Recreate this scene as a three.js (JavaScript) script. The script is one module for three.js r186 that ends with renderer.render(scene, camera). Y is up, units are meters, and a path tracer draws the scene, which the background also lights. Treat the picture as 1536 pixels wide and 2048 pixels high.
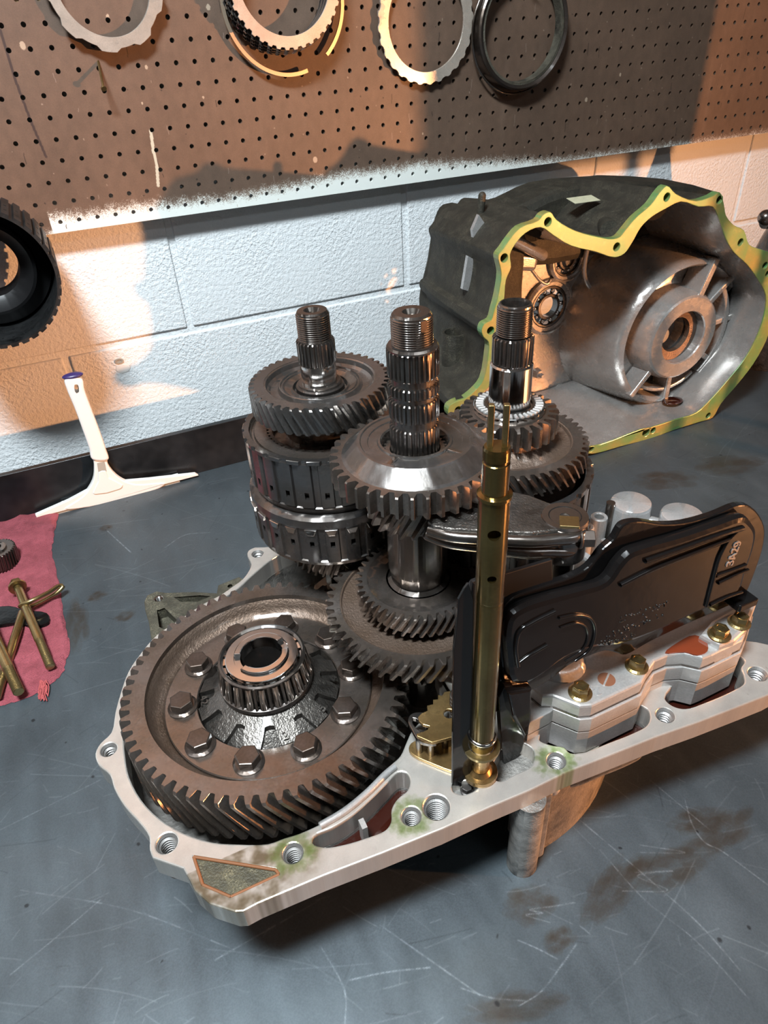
import * as THREE from 'three';
import { mergeGeometries, toCreasedNormals } from 'three/addons/utils/BufferGeometryUtils.js';
import { RoundedBoxGeometry } from 'three/addons/geometries/RoundedBoxGeometry.js';
import { FontLoader } from 'three/addons/loaders/FontLoader.js';
import { TextGeometry } from 'three/addons/geometries/TextGeometry.js';
import { RectAreaLightUniformsLib } from 'three/addons/lights/RectAreaLightUniformsLib.js';
import { Brush, Evaluator, SUBTRACTION } from 'three-bvh-csg';
import { ImprovedNoise } from 'three/addons/math/ImprovedNoise.js';

// ------------------------------------------------------------------ camera
const scene = new THREE.Scene();
const V = (x, y, z) => new THREE.Vector3(x, y, z);
const FOC = 1382.6, CAM = V(0, 0.58, 1.14);
const nadir = V(884.8 - 768, -(2978.8 - 1024), -FOC).normalize();
const cUp = nadir.clone().negate();
const cFh = V(0, 0, -1).addScaledVector(cUp, cUp.z).normalize();
const cRt = cFh.clone().cross(cUp);
const yaw = THREE.MathUtils.degToRad(22.58);
const wF = V(Math.sin(yaw), 0, -Math.cos(yaw)), wU = V(0, 1, 0), wR = wF.clone().cross(wU);
const toWorld = v => V(0, 0, 0).addScaledVector(wF, cFh.dot(v)).addScaledVector(wU, cUp.dot(v)).addScaledVector(wR, cRt.dot(v));
const camera = new THREE.PerspectiveCamera(2 * Math.atan(1024 / FOC) * 180 / Math.PI, 0.75, 0.02, 30);
camera.position.copy(CAM);
camera.quaternion.setFromRotationMatrix(new THREE.Matrix4().makeBasis(toWorld(V(1, 0, 0)), toWorld(V(0, 1, 0)), toWorld(V(0, 0, 1))));
scene.add(camera);
const ray = (px, py) => toWorld(V(px - 768, -(py - 1024), -FOC)).normalize();
const U = (px, py, y) => { const d = ray(px, py); return CAM.clone().addScaledVector(d, (y - CAM.y) / d.y); };      // on a level plane
const W = (px, py, z) => { const d = ray(px, py); return CAM.clone().addScaledVector(d, (z - CAM.z) / d.z); };      // on a plane parallel to the wall

// ------------------------------------------------------------------ light
const renderer = new THREE.WebGLRenderer({ antialias: true });
renderer.toneMapping = THREE.LinearToneMapping;
renderer.toneMappingExposure = 1.2;
renderer.shadowMap.enabled = true;
scene.background = new THREE.Color(0x000000);
RectAreaLightUniformsLib.init();
const LED = V(-0.24, 1.6, 1.06), LAMP = V(1.65, 0.24, 1.75);
const led = new THREE.RectAreaLight(new THREE.Color(0.86, 0.95, 1.0), 235, 0.34, 0.3);
led.position.copy(LED); led.lookAt(V(-0.12, 0, 0.75)); scene.add(led);
const work = new THREE.SpotLight(new THREE.Color(1.0, 0.42, 0.16), 36, 0, 1.0, 0.35, 2);
work.position.copy(LAMP); work.target.position.set(0.3, 0.3, 0.3); work.castShadow = true; work.shadow.radius = 1.3;
work.shadow.mapSize.set(2048, 2048);
scene.add(work, work.target);
// second ceiling tube further back in the room
const back = new THREE.RectAreaLight(new THREE.Color(0.88, 0.95, 1.0), 9, 1.2, 0.16);
back.position.set(1.0, 1.86, 2.6); back.lookAt(V(1.0, 0, 2.6)); scene.add(back);

// ------------------------------------------------------------------ helpers
let seed = 7;
const rnd = () => { seed = (seed * 1664525 + 1013904223) >>> 0; return seed / 4294967296; };
const taken = {};
const numbered = n => { const k = taken[n] = (taken[n] ?? -1) + 1; return k ? n + '_' + String(k).padStart(3, '0') : n; };
function thing(name, label, category, group) {
  const o = new THREE.Group(); o.name = numbered(name); o.userData = { label, category };
  if (group) o.userData.group = group;
  scene.add(o); return o;
}
const flat = g => g.index ? g.toNonIndexed() : g;
function boxUV(g, s = 10) {           // uv in units of 1/s metre, by the face's main direction
  const p = g.attributes.position, uv = new Float32Array(p.count * 2);
  const a = V(0, 0, 0), b = V(0, 0, 0), c = V(0, 0, 0);
  for (let i = 0; i < p.count; i += 3) {
    a.fromBufferAttribute(p, i); b.fromBufferAttribute(p, i + 1); c.fromBufferAttribute(p, i + 2);
    const n = b.clone().sub(a).cross(c.clone().sub(a)); const ax = Math.abs(n.x), ay = Math.abs(n.y), az = Math.abs(n.z);
    [a, b, c].forEach((q, k) => {
      const [u, v] = ay >= ax && ay >= az ? [q.x, q.z] : ax > az ? [q.z, q.y] : [q.x, q.y];
      uv[(i + k) * 2] = u * s; uv[(i + k) * 2 + 1] = v * s;
    });
  }
  g.setAttribute('uv', new THREE.BufferAttribute(uv, 2)); return g;
}
function clean(g) { g = flat(g); for (const k of Object.keys(g.attributes)) if (!['position', 'normal', 'uv'].includes(k)) g.deleteAttribute(k); if (!g.attributes.normal) g.computeVertexNormals(); if (!g.attributes.uv) boxUV(g); return g; }
function join(list) { return list.length === 1 ? clean(list[0]) : mergeGeometries(list.map(clean)); }
function mesh(name, geo, mat, parent, { uv = true, kind, label, crease } = {}) {
  let g = Array.isArray(geo) ? join(geo) : clean(geo);
  if (crease) g = toCreasedNormals(g, crease);
  if (uv) boxUV(g, uv === true ? 10 : uv);
  const m = new THREE.Mesh(g, mat); m.name = parent ? name : numbered(name);
  m.castShadow = m.receiveShadow = true;
  if (kind) m.userData.kind = kind;
  if (label) m.userData.label = label;
  (parent || scene).add(m); return m;
}
const tag = (o, label, category, group) => { o.userData.label = label; o.userData.category = category; if (group) o.userData.group = group; return o; };
const structure = o => { o.userData.kind = 'structure'; return o; };
const box = (x0, x1, y0, y1, z0, z1, r = 0) => {
  const g = r ? new RoundedBoxGeometry(x1 - x0, y1 - y0, z1 - z0, 2, r) : new THREE.BoxGeometry(x1 - x0, y1 - y0, z1 - z0);
  return g.translate((x0 + x1) / 2, (y0 + y1) / 2, (z0 + z1) / 2);
};
const lathe = (prof, seg = 64, crease = 0.5) => toCreasedNormals(flat(new THREE.LatheGeometry(prof.map(([r, y]) => new THREE.Vector2(Math.max(r, 1e-5), y)), seg)), crease);
const at = (g, x, y, z) => g.translate(x, y, z);
const cyl = (r, y0, y1, seg = 24, r2 = r) => new THREE.CylinderGeometry(r2, r, y1 - y0, seg).translate(0, (y0 + y1) / 2, 0);
function rod(a, b, r, seg = 14, r2 = r) {        // straight bar between two points
  const d = b.clone().sub(a); const g = new THREE.CylinderGeometry(r2, r, d.length(), seg);
  g.applyQuaternion(new THREE.Quaternion().setFromUnitVectors(V(0, 1, 0), d.clone().normalize()));
  return g.translate((a.x + b.x) / 2, (a.y + b.y) / 2, (a.z + b.z) / 2);
}
const tube = (pts, r, seg = 60, rs = 10, closed = false) => new THREE.TubeGeometry(new THREE.CatmullRomCurve3(pts, closed), seg, r, rs, closed);
const smooth = (pts, k = 6) => {                 // closed smooth outline through [a,b] pairs
  const c = new THREE.CatmullRomCurve3(pts.map(([a, b]) => V(a, b, 0)), true, 'centripetal');
  return c.getPoints(pts.length * k).slice(0, -1).map(p => [p.x, p.y]);
};
const circle = (cx, cy, r, n = 28) => Array.from({ length: n }, (_, i) => [cx + r * Math.cos(i / n * 6.28318531), cy + r * Math.sin(i / n * 6.28318531)]);
const shapeOf = (pts, holes = []) => {
  const s = new THREE.Shape(pts.map(([a, b]) => new THREE.Vector2(a, b)));
  for (const h of holes) s.holes.push(new THREE.Path(h.map(([a, b]) => new THREE.Vector2(a, b))));
  return s;
};
const extr = (pts, holes, depth, bev, bs = 2) => {
  const g = new THREE.ExtrudeGeometry(shapeOf(pts, holes), { depth: depth - (bev ? 2 * bev : 0), bevelEnabled: !!bev, bevelThickness: bev, bevelSize: bev, bevelOffset: -bev, bevelSegments: bs, curveSegments: 8 });
  if (bev) g.translate(0, 0, bev); return g;
};
// level slab from [x,z] outline
const slab = (pts, y0, y1, { holes = [], bev = 0 } = {}) => extr(pts.map(([x, z]) => [x, -z]), holes.map(h => h.map(([x, z]) => [x, -z])), y1 - y0, bev).rotateX(-Math.PI / 2).translate(0, y0, 0);
// upright slab parallel to the wall from [x,y] outline
const panel = (pts, z0, z1, { holes = [], bev = 0 } = {}) => extr(pts, holes, z1 - z0, bev).translate(0, 0, z0);
const UP = (list, y) => list.map(([a, b]) => { const p = U(a, b, y); return [p.x, p.z]; });
const WP = (list, z) => list.map(([a, b]) => { const p = W(a, b, z); return [p.x, p.y]; });

// tooth ring about the y axis: n teeth, tip and root radius, inner radius, twist in radians from bottom to top
function teeth(n, rt, rr, ri, y0, y1, tw = 0, { ch = 0.0012, steps = 4, tip = 0.12, root = 0.3, phase = 0 } = {}) {
  const rm = (rt + rr) / 2 + (rt - rr) * 0.08;
  const prof = [[-0.5, rr], [-root, rr + (rt - rr) * 0.06], [-(root + tip) / 2, rm], [-tip, rt], [tip, rt], [(root + tip) / 2, rm], [root, rr + (rt - rr) * 0.06]];
  const m = n * 7, lay = [[y0, ch], [y0 + ch, 0]];
  for (let i = 1; i < steps; i++) lay.push([y0 + ch + (y1 - y0 - 2 * ch) * i / steps, 0]);
  lay.push([y1 - ch, 0], [y1, ch]);
  const P = [], I = [];
  const pt = (k, [y, c], inner) => {
    const t = Math.floor(k / 7) % n, [f, r0] = prof[k % 7];
    const a = (t + f) / n * 2 * Math.PI + phase + tw * (y - y0) / (y1 - y0);
    const r = inner ? ri : r0 - c * Math.max(0, (r0 - rr) / (rt - rr));
    return [r * Math.sin(a), y, r * Math.cos(a)];
  };
  for (const l of lay) for (let k = 0; k < m; k++) P.push(...pt(k, l));
  const L = lay.length;
  for (let i = 0; i < L - 1; i++) for (let k = 0; k < m; k++) {
    const a = i * m + k, b = i * m + (k + 1) % m, c = a + m, d = b + m; I.push(a, b, d, a, d, c);
  }
  for (const [li, up] of [[0, 0], [L - 1, 1]]) {
    const base = P.length / 3;
    for (let k = 0; k < m; k++) P.push(...pt(k, lay[li], true));
    for (let k = 0; k < m; k++) {
      const a = li * m + k, b = li * m + (k + 1) % m, c = base + k, d = base + (k + 1) % m;
      up ? I.push(a, b, d, a, d, c) : I.push(a, d, b, a, c, d);
    }
  }
  const ib = P.length / 3 - 2 * m;
  for (let k = 0; k < m; k++) { const a = ib + k, b = ib + (k + 1) % m, c = a + m, d = b + m; I.push(a, d, b, a, c, d); }
  const g = new THREE.BufferGeometry(); g.setAttribute('position', new THREE.Float32BufferAttribute(P, 3)); g.setIndex(I);
  return toCreasedNormals(g.toNonIndexed(), 0.55);
}
// screw thread as a ridged lathe
const thread = (r, y0, y1, pitch = 0.0018, depth = 0.0009, seg = 48, cap = false) => {
  const p = [[0, y0]]; const n = Math.max(2, Math.round((y1 - y0) / pitch)), q = (y1 - y0) / n;
  for (let i = 0; i < n; i++) p.push([r - depth, y0 + q * i], [r - depth * 0.15, y0 + q * (i + 0.38)], [r - depth * 0.15, y0 + q * (i + 0.62)]);
  p.push([r - depth, y1]); if (cap) p.push([0, y1]);
  return lathe(p, seg, 0.4);
};
// pressed drum wall: n broad ribs, each with an open oil slot
function drumWall(n, rHi, rLo, y0, y1, slots, wallT = 0.003) {
  const P = [], N = [];
  const q = (a, b, c, d) => { P.push(...a, ...b, ...c, ...a, ...c, ...d); };
  const pt = (ang, r, y) => [r * Math.sin(ang), y, r * Math.cos(ang)];
  for (let i = 0; i < n; i++) {
    const w = 2 * Math.PI / n, c = (i + 0.5) * w;
    const A = [-0.5, -0.36, -0.3, -0.11, 0.11, 0.3, 0.36, 0.5].map(f => c + f * w), Rr = [rLo, rLo, rHi, rHi, rHi, rHi, rLo, rLo];
    const ys = [y0]; for (const [s0, s1] of slots) ys.push(s0, s1); ys.push(y1);
    for (let k = 0; k < 7; k++) for (let j = 0; j < ys.length - 1; j++) {
      const open = k === 3 && j % 2 === 1, a0 = A[k], a1 = A[k + 1], r0 = Rr[k], r1 = Rr[k + 1], b = ys[j], t = ys[j + 1];
      if (!open) { q(pt(a0, r0, b), pt(a1, r1, b), pt(a1, r1, t), pt(a0, r0, t)); q(pt(a0, rLo - wallT, b), pt(a0, rLo - wallT, t), pt(a1, rLo - wallT, t), pt(a1, rLo - wallT, b)); }
      else {
        const ri = rLo - wallT;
        q(pt(a0, r0, b), pt(a0, r0, t), pt(a0, ri, t), pt(a0, ri, b)); q(pt(a1, r1, b), pt(a1, ri, b), pt(a1, ri, t), pt(a1, r1, t));
        q(pt(a0, r0, b), pt(a0, ri, b), pt(a1, ri, b), pt(a1, r1, b)); q(pt(a0, r0, t), pt(a1, r1, t), pt(a1, ri, t), pt(a0, ri, t));
      }
    }
    for (let k = 0; k < 7; k++) {
      q(pt(A[k], Rr[k], y1), pt(A[k + 1], Rr[k + 1], y1), pt(A[k + 1], rLo - wallT, y1), pt(A[k], rLo - wallT, y1));
      q(pt(A[k], Rr[k], y0), pt(A[k], rLo - wallT, y0), pt(A[k + 1], rLo - wallT, y0), pt(A[k + 1], Rr[k + 1], y0));
    }
  }
  const g = new THREE.BufferGeometry(); g.setAttribute('position', new THREE.Float32BufferAttribute(P, 3)); g.computeVertexNormals();
  return toCreasedNormals(g, 0.35);
}
const hexBolt = (r, h, fr, fh) => [lathe([[0, 0], [fr, 0], [fr, fh * 0.5], [fr * 0.82, fh], [0, fh]], 28), (() => {
  const g = extr(Array.from({ length: 6 }, (_, i) => [r * Math.cos(i * Math.PI / 3), r * Math.sin(i * Math.PI / 3)]), [], h, r * 0.09).rotateX(-Math.PI / 2); return g.translate(0, fh * 0.8, 0);
})()];

// ------------------------------------------------------------------ textures
const noise = new ImprovedNoise();
const fbm = (x, y, z, oct = 4, p = 0) => { let s = 0, a = 1, t = 0; for (let i = 0; i < oct; i++) { s += a * noise.noise(x + p, y, z); t += a; a *= 0.5; x *= 2; y *= 2; z *= 2; } return s / t; };
const perlinTile = (u, v, f, s) => {             // tileable by torus wrap blending
  const n = (a, b) => noise.noise(a, b, s); const x = u * f, y = v * f;
  return (n(x, y) * (1 - u) + n(x - f, y) * u) * (1 - v) + (n(x, y - f) * (1 - u) + n(x - f, y - f) * u) * v;
};
function dataTex(size, fn, srgb) {
  const d = new Uint8Array(size * size * 4);
  for (let j = 0; j < size; j++) for (let i = 0; i < size; i++) { const c = fn(i / size, j / size), k = (j * size + i) * 4; d[k] = c[0] * 255; d[k + 1] = c[1] * 255; d[k + 2] = c[2] * 255; d[k + 3] = 255; }
  const t = new THREE.DataTexture(d, size, size); t.wrapS = t.wrapT = THREE.RepeatWrapping; t.magFilter = THREE.LinearFilter; t.minFilter = THREE.LinearMipmapLinearFilter; t.generateMipmaps = true;
  if (srgb) t.colorSpace = THREE.SRGBColorSpace; t.needsUpdate = true; return t;
}
const cl = x => Math.min(1, Math.max(0, x));
const grain = dataTex(256, (u, v) => { const g = cl(0.5 + 0.35 * perlinTile(u, v, 40, 3) + 0.35 * perlinTile(u, v, 90, 9) + 0.15 * (rnd() - 0.5)); return [g, g, g]; });
const blotch = dataTex(256, (u, v) => { const g = cl(0.55 + 0.5 * perlinTile(u, v, 4, 1.3) + 0.35 * perlinTile(u, v, 11, 2.1) + 0.2 * perlinTile(u, v, 30, 5.2)); return [g, g, g]; });
const roughVar = dataTex(256, (u, v) => { const g = cl(0.75 + 0.35 * perlinTile(u, v, 5, 4.4) + 0.25 * perlinTile(u, v, 17, 6.1)); return [g, g, g]; });
const oilTint = dataTex(256, (u, v) => {         // brown varnish over bare steel
  const a = cl(0.5 + 0.9 * perlinTile(u, v, 3, 8.8) + 0.4 * perlinTile(u, v, 9, 3.7)), s = 0.94 + 0.1 * perlinTile(u, v, 50, 1.1);
  return [cl((0.78 + 0.16 * a) * s), cl((0.74 + 0.2 * a) * s), cl((0.70 + 0.26 * a) * s)];
}, true);
const alTint = dataTex(256, (u, v) => { const a = cl(0.55 + 0.7 * perlinTile(u, v, 4, 2.8) + 0.4 * perlinTile(u, v, 13, 3.1)), s = 0.95 + 0.08 * perlinTile(u, v, 60, 1.9); return [cl((0.86 + 0.12 * a) * s), cl((0.85 + 0.13 * a) * s), cl((0.84 + 0.14 * a) * s)]; }, true);
const grime = dataTex(512, (u, v) => {           // dark casting with dusty patches
  const a = cl(0.35 + 1.0 * perlinTile(u, v, 6, 5.5) + 0.7 * perlinTile(u, v, 21, 6.6)), s = cl(perlinTile(u, v, 70, 2.2) * 1.2 + 0.5);
  const k = 0.32 + 0.3 * a * s + 0.16 * (rnd() - 0.5) * s; return [cl(k * 1.02), cl(k), cl(k * 0.92)];
}, true);
function canvasTex(w, h, draw, srgb = true) {
  const c = document.createElement('canvas'); c.width = w; c.height = h; draw(c.getContext('2d'), w, h);
  const t = new THREE.CanvasTexture(c); t.wrapS = t.wrapT = THREE.ClampToEdgeWrapping; if (srgb) t.colorSpace = THREE.SRGBColorSpace; return t;
}
const C3 = (r, g, b) => new THREE.Color().setRGB(r, g, b);
const std = (color, metalness, roughness, o = {}) => new THREE.MeshStandardMaterial({ color, metalness, roughness, ...o });
const phy = (color, metalness, roughness, o = {}) => new THREE.MeshPhysicalMaterial({ color, metalness, roughness, ...o });
const M = {
  gear: phy(C3(0.33, 0.295, 0.265), 0.9, 0.36, { map: oilTint, roughnessMap: roughVar, bumpMap: grain, bumpScale: 0.00006, clearcoat: 0.35, clearcoatRoughness: 0.12 }),
  gearCool: phy(C3(0.34, 0.335, 0.325), 0.92, 0.33, { map: oilTint, roughnessMap: roughVar, bumpMap: grain, bumpScale: 0.00005, clearcoat: 0.3, clearcoatRoughness: 0.12 }),
  cast: phy(C3(0.20, 0.145, 0.11), 0.75, 0.55, { map: oilTint, bumpMap: grain, bumpScale: 0.0008, clearcoat: 0.5, clearcoatRoughness: 0.2 }),
  castDark: phy(C3(0.165, 0.15, 0.135), 0.85, 0.42, { map: blotch, bumpMap: grain, bumpScale: 0.0009, clearcoat: 0.5, clearcoatRoughness: 0.15 }),
  shaft: phy(C3(0.30, 0.285, 0.27), 0.95, 0.3, { map: oilTint, roughnessMap: roughVar, clearcoat: 0.3, clearcoatRoughness: 0.1 }),
  polished: std(C3(0.62, 0.61, 0.6), 1, 0.16, { roughnessMap: roughVar }),
  drum: phy(C3(0.27, 0.265, 0.26), 0.92, 0.33, { map: oilTint, roughnessMap: roughVar, clearcoat: 0.4, clearcoatRoughness: 0.12 }),
  thread: std(C3(0.30, 0.29, 0.28), 0.9, 0.5),
  dark: std(C3(0.05, 0.045, 0.042), 0.7, 0.45),
  bolt: phy(C3(0.17, 0.145, 0.13), 0.9, 0.34, { map: oilTint, clearcoat: 0.6, clearcoatRoughness: 0.1 }),
  alu: std(C3(0.52, 0.52, 0.52), 0.55, 0.4, { map: alTint, roughnessMap: roughVar, bumpMap: grain, bumpScale: 0.00015 }),
  aluBright: std(C3(0.56, 0.55, 0.54), 0.55, 0.33, { map: alTint, bumpMap: grain, bumpScale: 0.0001 }),
  aluCast: std(C3(0.42, 0.40, 0.37), 0.6, 0.55, { map: blotch, bumpMap: grain, bumpScale: 0.0006 }),
  gold: phy(C3(0.66, 0.46, 0.2), 0.9, 0.36, { map: oilTint, roughnessMap: roughVar, clearcoat: 0.4, clearcoatRoughness: 0.1 }),
  olive: phy(C3(0.30, 0.22, 0.075), 0.95, 0.24, { map: oilTint, roughnessMap: roughVar, clearcoat: 0.4, clearcoatRoughness: 0.08 }),
  zinc: phy(C3(0.55, 0.43, 0.2), 0.95, 0.28, { map: oilTint, clearcoat: 0.3 }),
  black: phy(C3(0.005, 0.0045, 0.0045), 0.0, 0.14, { ior: 1.3, clearcoat: 0.2, clearcoatRoughness: 0.03, bumpMap: blotch, bumpScale: 0.00025 }),
  blackDull: phy(C3(0.007, 0.007, 0.0075), 0, 0.4, { ior: 1.35 }),
  oil: phy(C3(0.024, 0.005, 0.003), 0.0, 0.06, { clearcoat: 1, clearcoatRoughness: 0.03 }),
  caseOut: std(C3(0.24, 0.225, 0.19), 0.35, 0.68, { map: grime, bumpMap: grain, bumpScale: 0.0007 }),
  caseIn: std(C3(0.46, 0.445, 0.43), 0.6, 0.36, { map: alTint, roughnessMap: roughVar, bumpMap: grain, bumpScale: 0.0002 }),
  white: std(C3(0.68, 0.69, 0.67), 0, 0.45, { bumpMap: blotch, bumpScale: 0.0002 }),
  plastic: std(C3(0.32, 0.31, 0.27), 0, 0.5),
  purple: std(C3(0.03, 0.02, 0.10), 0, 0.35),
  wood: std(C3(0.3, 0.2, 0.1), 0, 0.7),
  shopWall: std(C3(0.16, 0.15, 0.14), 0, 0.8),
  paint: std(C3(0.66, 0.70, 0.72), 0, 0.75),
  floor: std(C3(0.12, 0.12, 0.115), 0, 0.7, { map: blotch }),
  lampFace: new THREE.MeshStandardMaterial({ color: 0xffffff, emissive: C3(0.86, 0.95, 1), emissiveIntensity: 4 }),
  bulb: new THREE.MeshStandardMaterial({ color: 0xffffff, emissive: C3(1, 0.42, 0.16), emissiveIntensity: 6 }),
};
const font = await new FontLoader().loadAsync('fonts/droid/droid_sans_bold.typeface.json');
const text = (s, size, depth) => { const g = new TextGeometry(s, { font, size, depth, curveSegments: 3, bevelEnabled: false }); g.computeBoundingBox(); const b = g.boundingBox; return g.translate(-(b.min.x + b.max.x) / 2, -(b.min.y + b.max.y) / 2, 0); };

// ------------------------------------------------------------------ the room
const WZ = -0.034;                                  // face of the block wall
{
  const x0 = -2.2, x1 = 3.0, z1 = 3.4, y0 = -0.9, y1 = 1.95;
  structure(mesh('floor', box(x0, x1, y0 - 0.1, y0, WZ - 0.2, z1), M.floor, null, { uv: 0.7 }));
  structure(mesh('ceiling', box(x0, x1, y1, y1 + 0.1, WZ - 0.2, z1), M.paint));
  structure(mesh('wall_left', box(x0 - 0.1, x0, y0, y1, WZ - 0.2, z1), M.shopWall));
  structure(mesh('wall_right', box(x1, x1 + 0.1, y0, y1, WZ - 0.2, z1), M.shopWall));
  structure(mesh('wall_front', box(x0, x1, y0, y1, z1, z1 + 0.1), M.shopWall));
  // block wall: recessed mortar sheet with the blocks in front
  const wallB = new THREE.Group(); wallB.name = 'wall_back'; structure(wallB); scene.add(wallB);
  const rough = dataTex(512, (u, v) => {
    const g = cl(0.55 + 0.55 * perlinTile(u, v, 26, 1.2) + 0.4 * perlinTile(u, v, 60, 3.3) - 0.5 * Math.max(0, perlinTile(u, v, 14, 7.7) - 0.35)); return [g, g, g];
  });
  const wm = std(C3(0.70, 0.735, 0.75), 0, 0.62, { bumpMap: rough, bumpScale: 0.0015 });
  mesh('mortar', box(x0, x1, y0, y1, WZ - 0.2, WZ - 0.004), wm, wallB, { uv: 7 });
  const bw = 0.4064, bh = 0.2032, j = 0.0052;
  for (let r = -3; r <= 6; r++) for (let c = -4; c <= 6; c++) {
    const bx = 0.1555 + c * bw + (r & 1 ? bw / 2 : 0), by = 0.1725 + r * bh;
    if (by + bh > y1 || by < -0.5) continue;
    mesh('block', box(bx + j, bx + bw - j, by + j, by + bh - j, WZ - 0.02, WZ, 0.003), wm, wallB, { uv: 7 });
  }
}
{ // overhead LED panel and the second ceiling tube
  const t = thing('shop_light', 'white led panel hanging over the left of the workbench', 'lamp');
  const g = new THREE.Group(); g.name = 'panel'; 
  mesh('housing', box(-0.19, 0.19, 0.02, 0.05, -0.17, 0.17, 0.006), M.white, t);
  mesh('diffuser', box(-0.17, 0.17, 0.012, 0.02, -0.15, 0.15), M.lampFace, t);
  for (const s of [-1, 1]) mesh('hanger', box(s * 0.158 - 0.003, s * 0.158 + 0.003, 0.05, 0.35, -0.002, 0.002), M.dark, t);
  t.position.copy(LED);
  const t2 = thing('ceiling_light', 'long white ceiling tube light behind the bench', 'lamp');
  mesh('housing', box(0.38, 1.62, 1.89, 1.95, 2.5, 2.7, 0.01), M.white, t2);
  mesh('diffuser', box(0.4, 1.6, 1.87, 1.89, 2.52, 2.68), M.lampFace, t2);
  // low work lamp on a stand right of the bench
  const w = thing('work_lamp', 'low orange work lamp on a stand right of the workbench', 'lamp');
  mesh('bulb', new THREE.SphereGeometry(0.02, 20, 14).translate(LAMP.x, LAMP.y, LAMP.z), M.bulb, w);
  const q = V(0.85, 0, 0.53);
  mesh('shade', lathe([[0.018, -0.05], [0.03, -0.045], [0.06, 0.02], [0.062, 0.02], [0.032, -0.048], [0.018, -0.054]], 32).rotateX(-1.57).rotateY(0.95 + 3.14159).translate(LAMP.x + q.x * 0.02, LAMP.y, LAMP.z + q.z * 0.02), M.dark, w);
  mesh('pole', rod(V(LAMP.x + 0.05, -0.9, LAMP.z + 0.07), V(LAMP.x + 0.05, LAMP.y, LAMP.z + 0.07), 0.012), M.dark, w);
  mesh('base', cyl(0.14, -0.9, -0.88, 32).translate(LAMP.x + 0.05, 0, LAMP.z + 0.07), M.dark, w);
}

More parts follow.
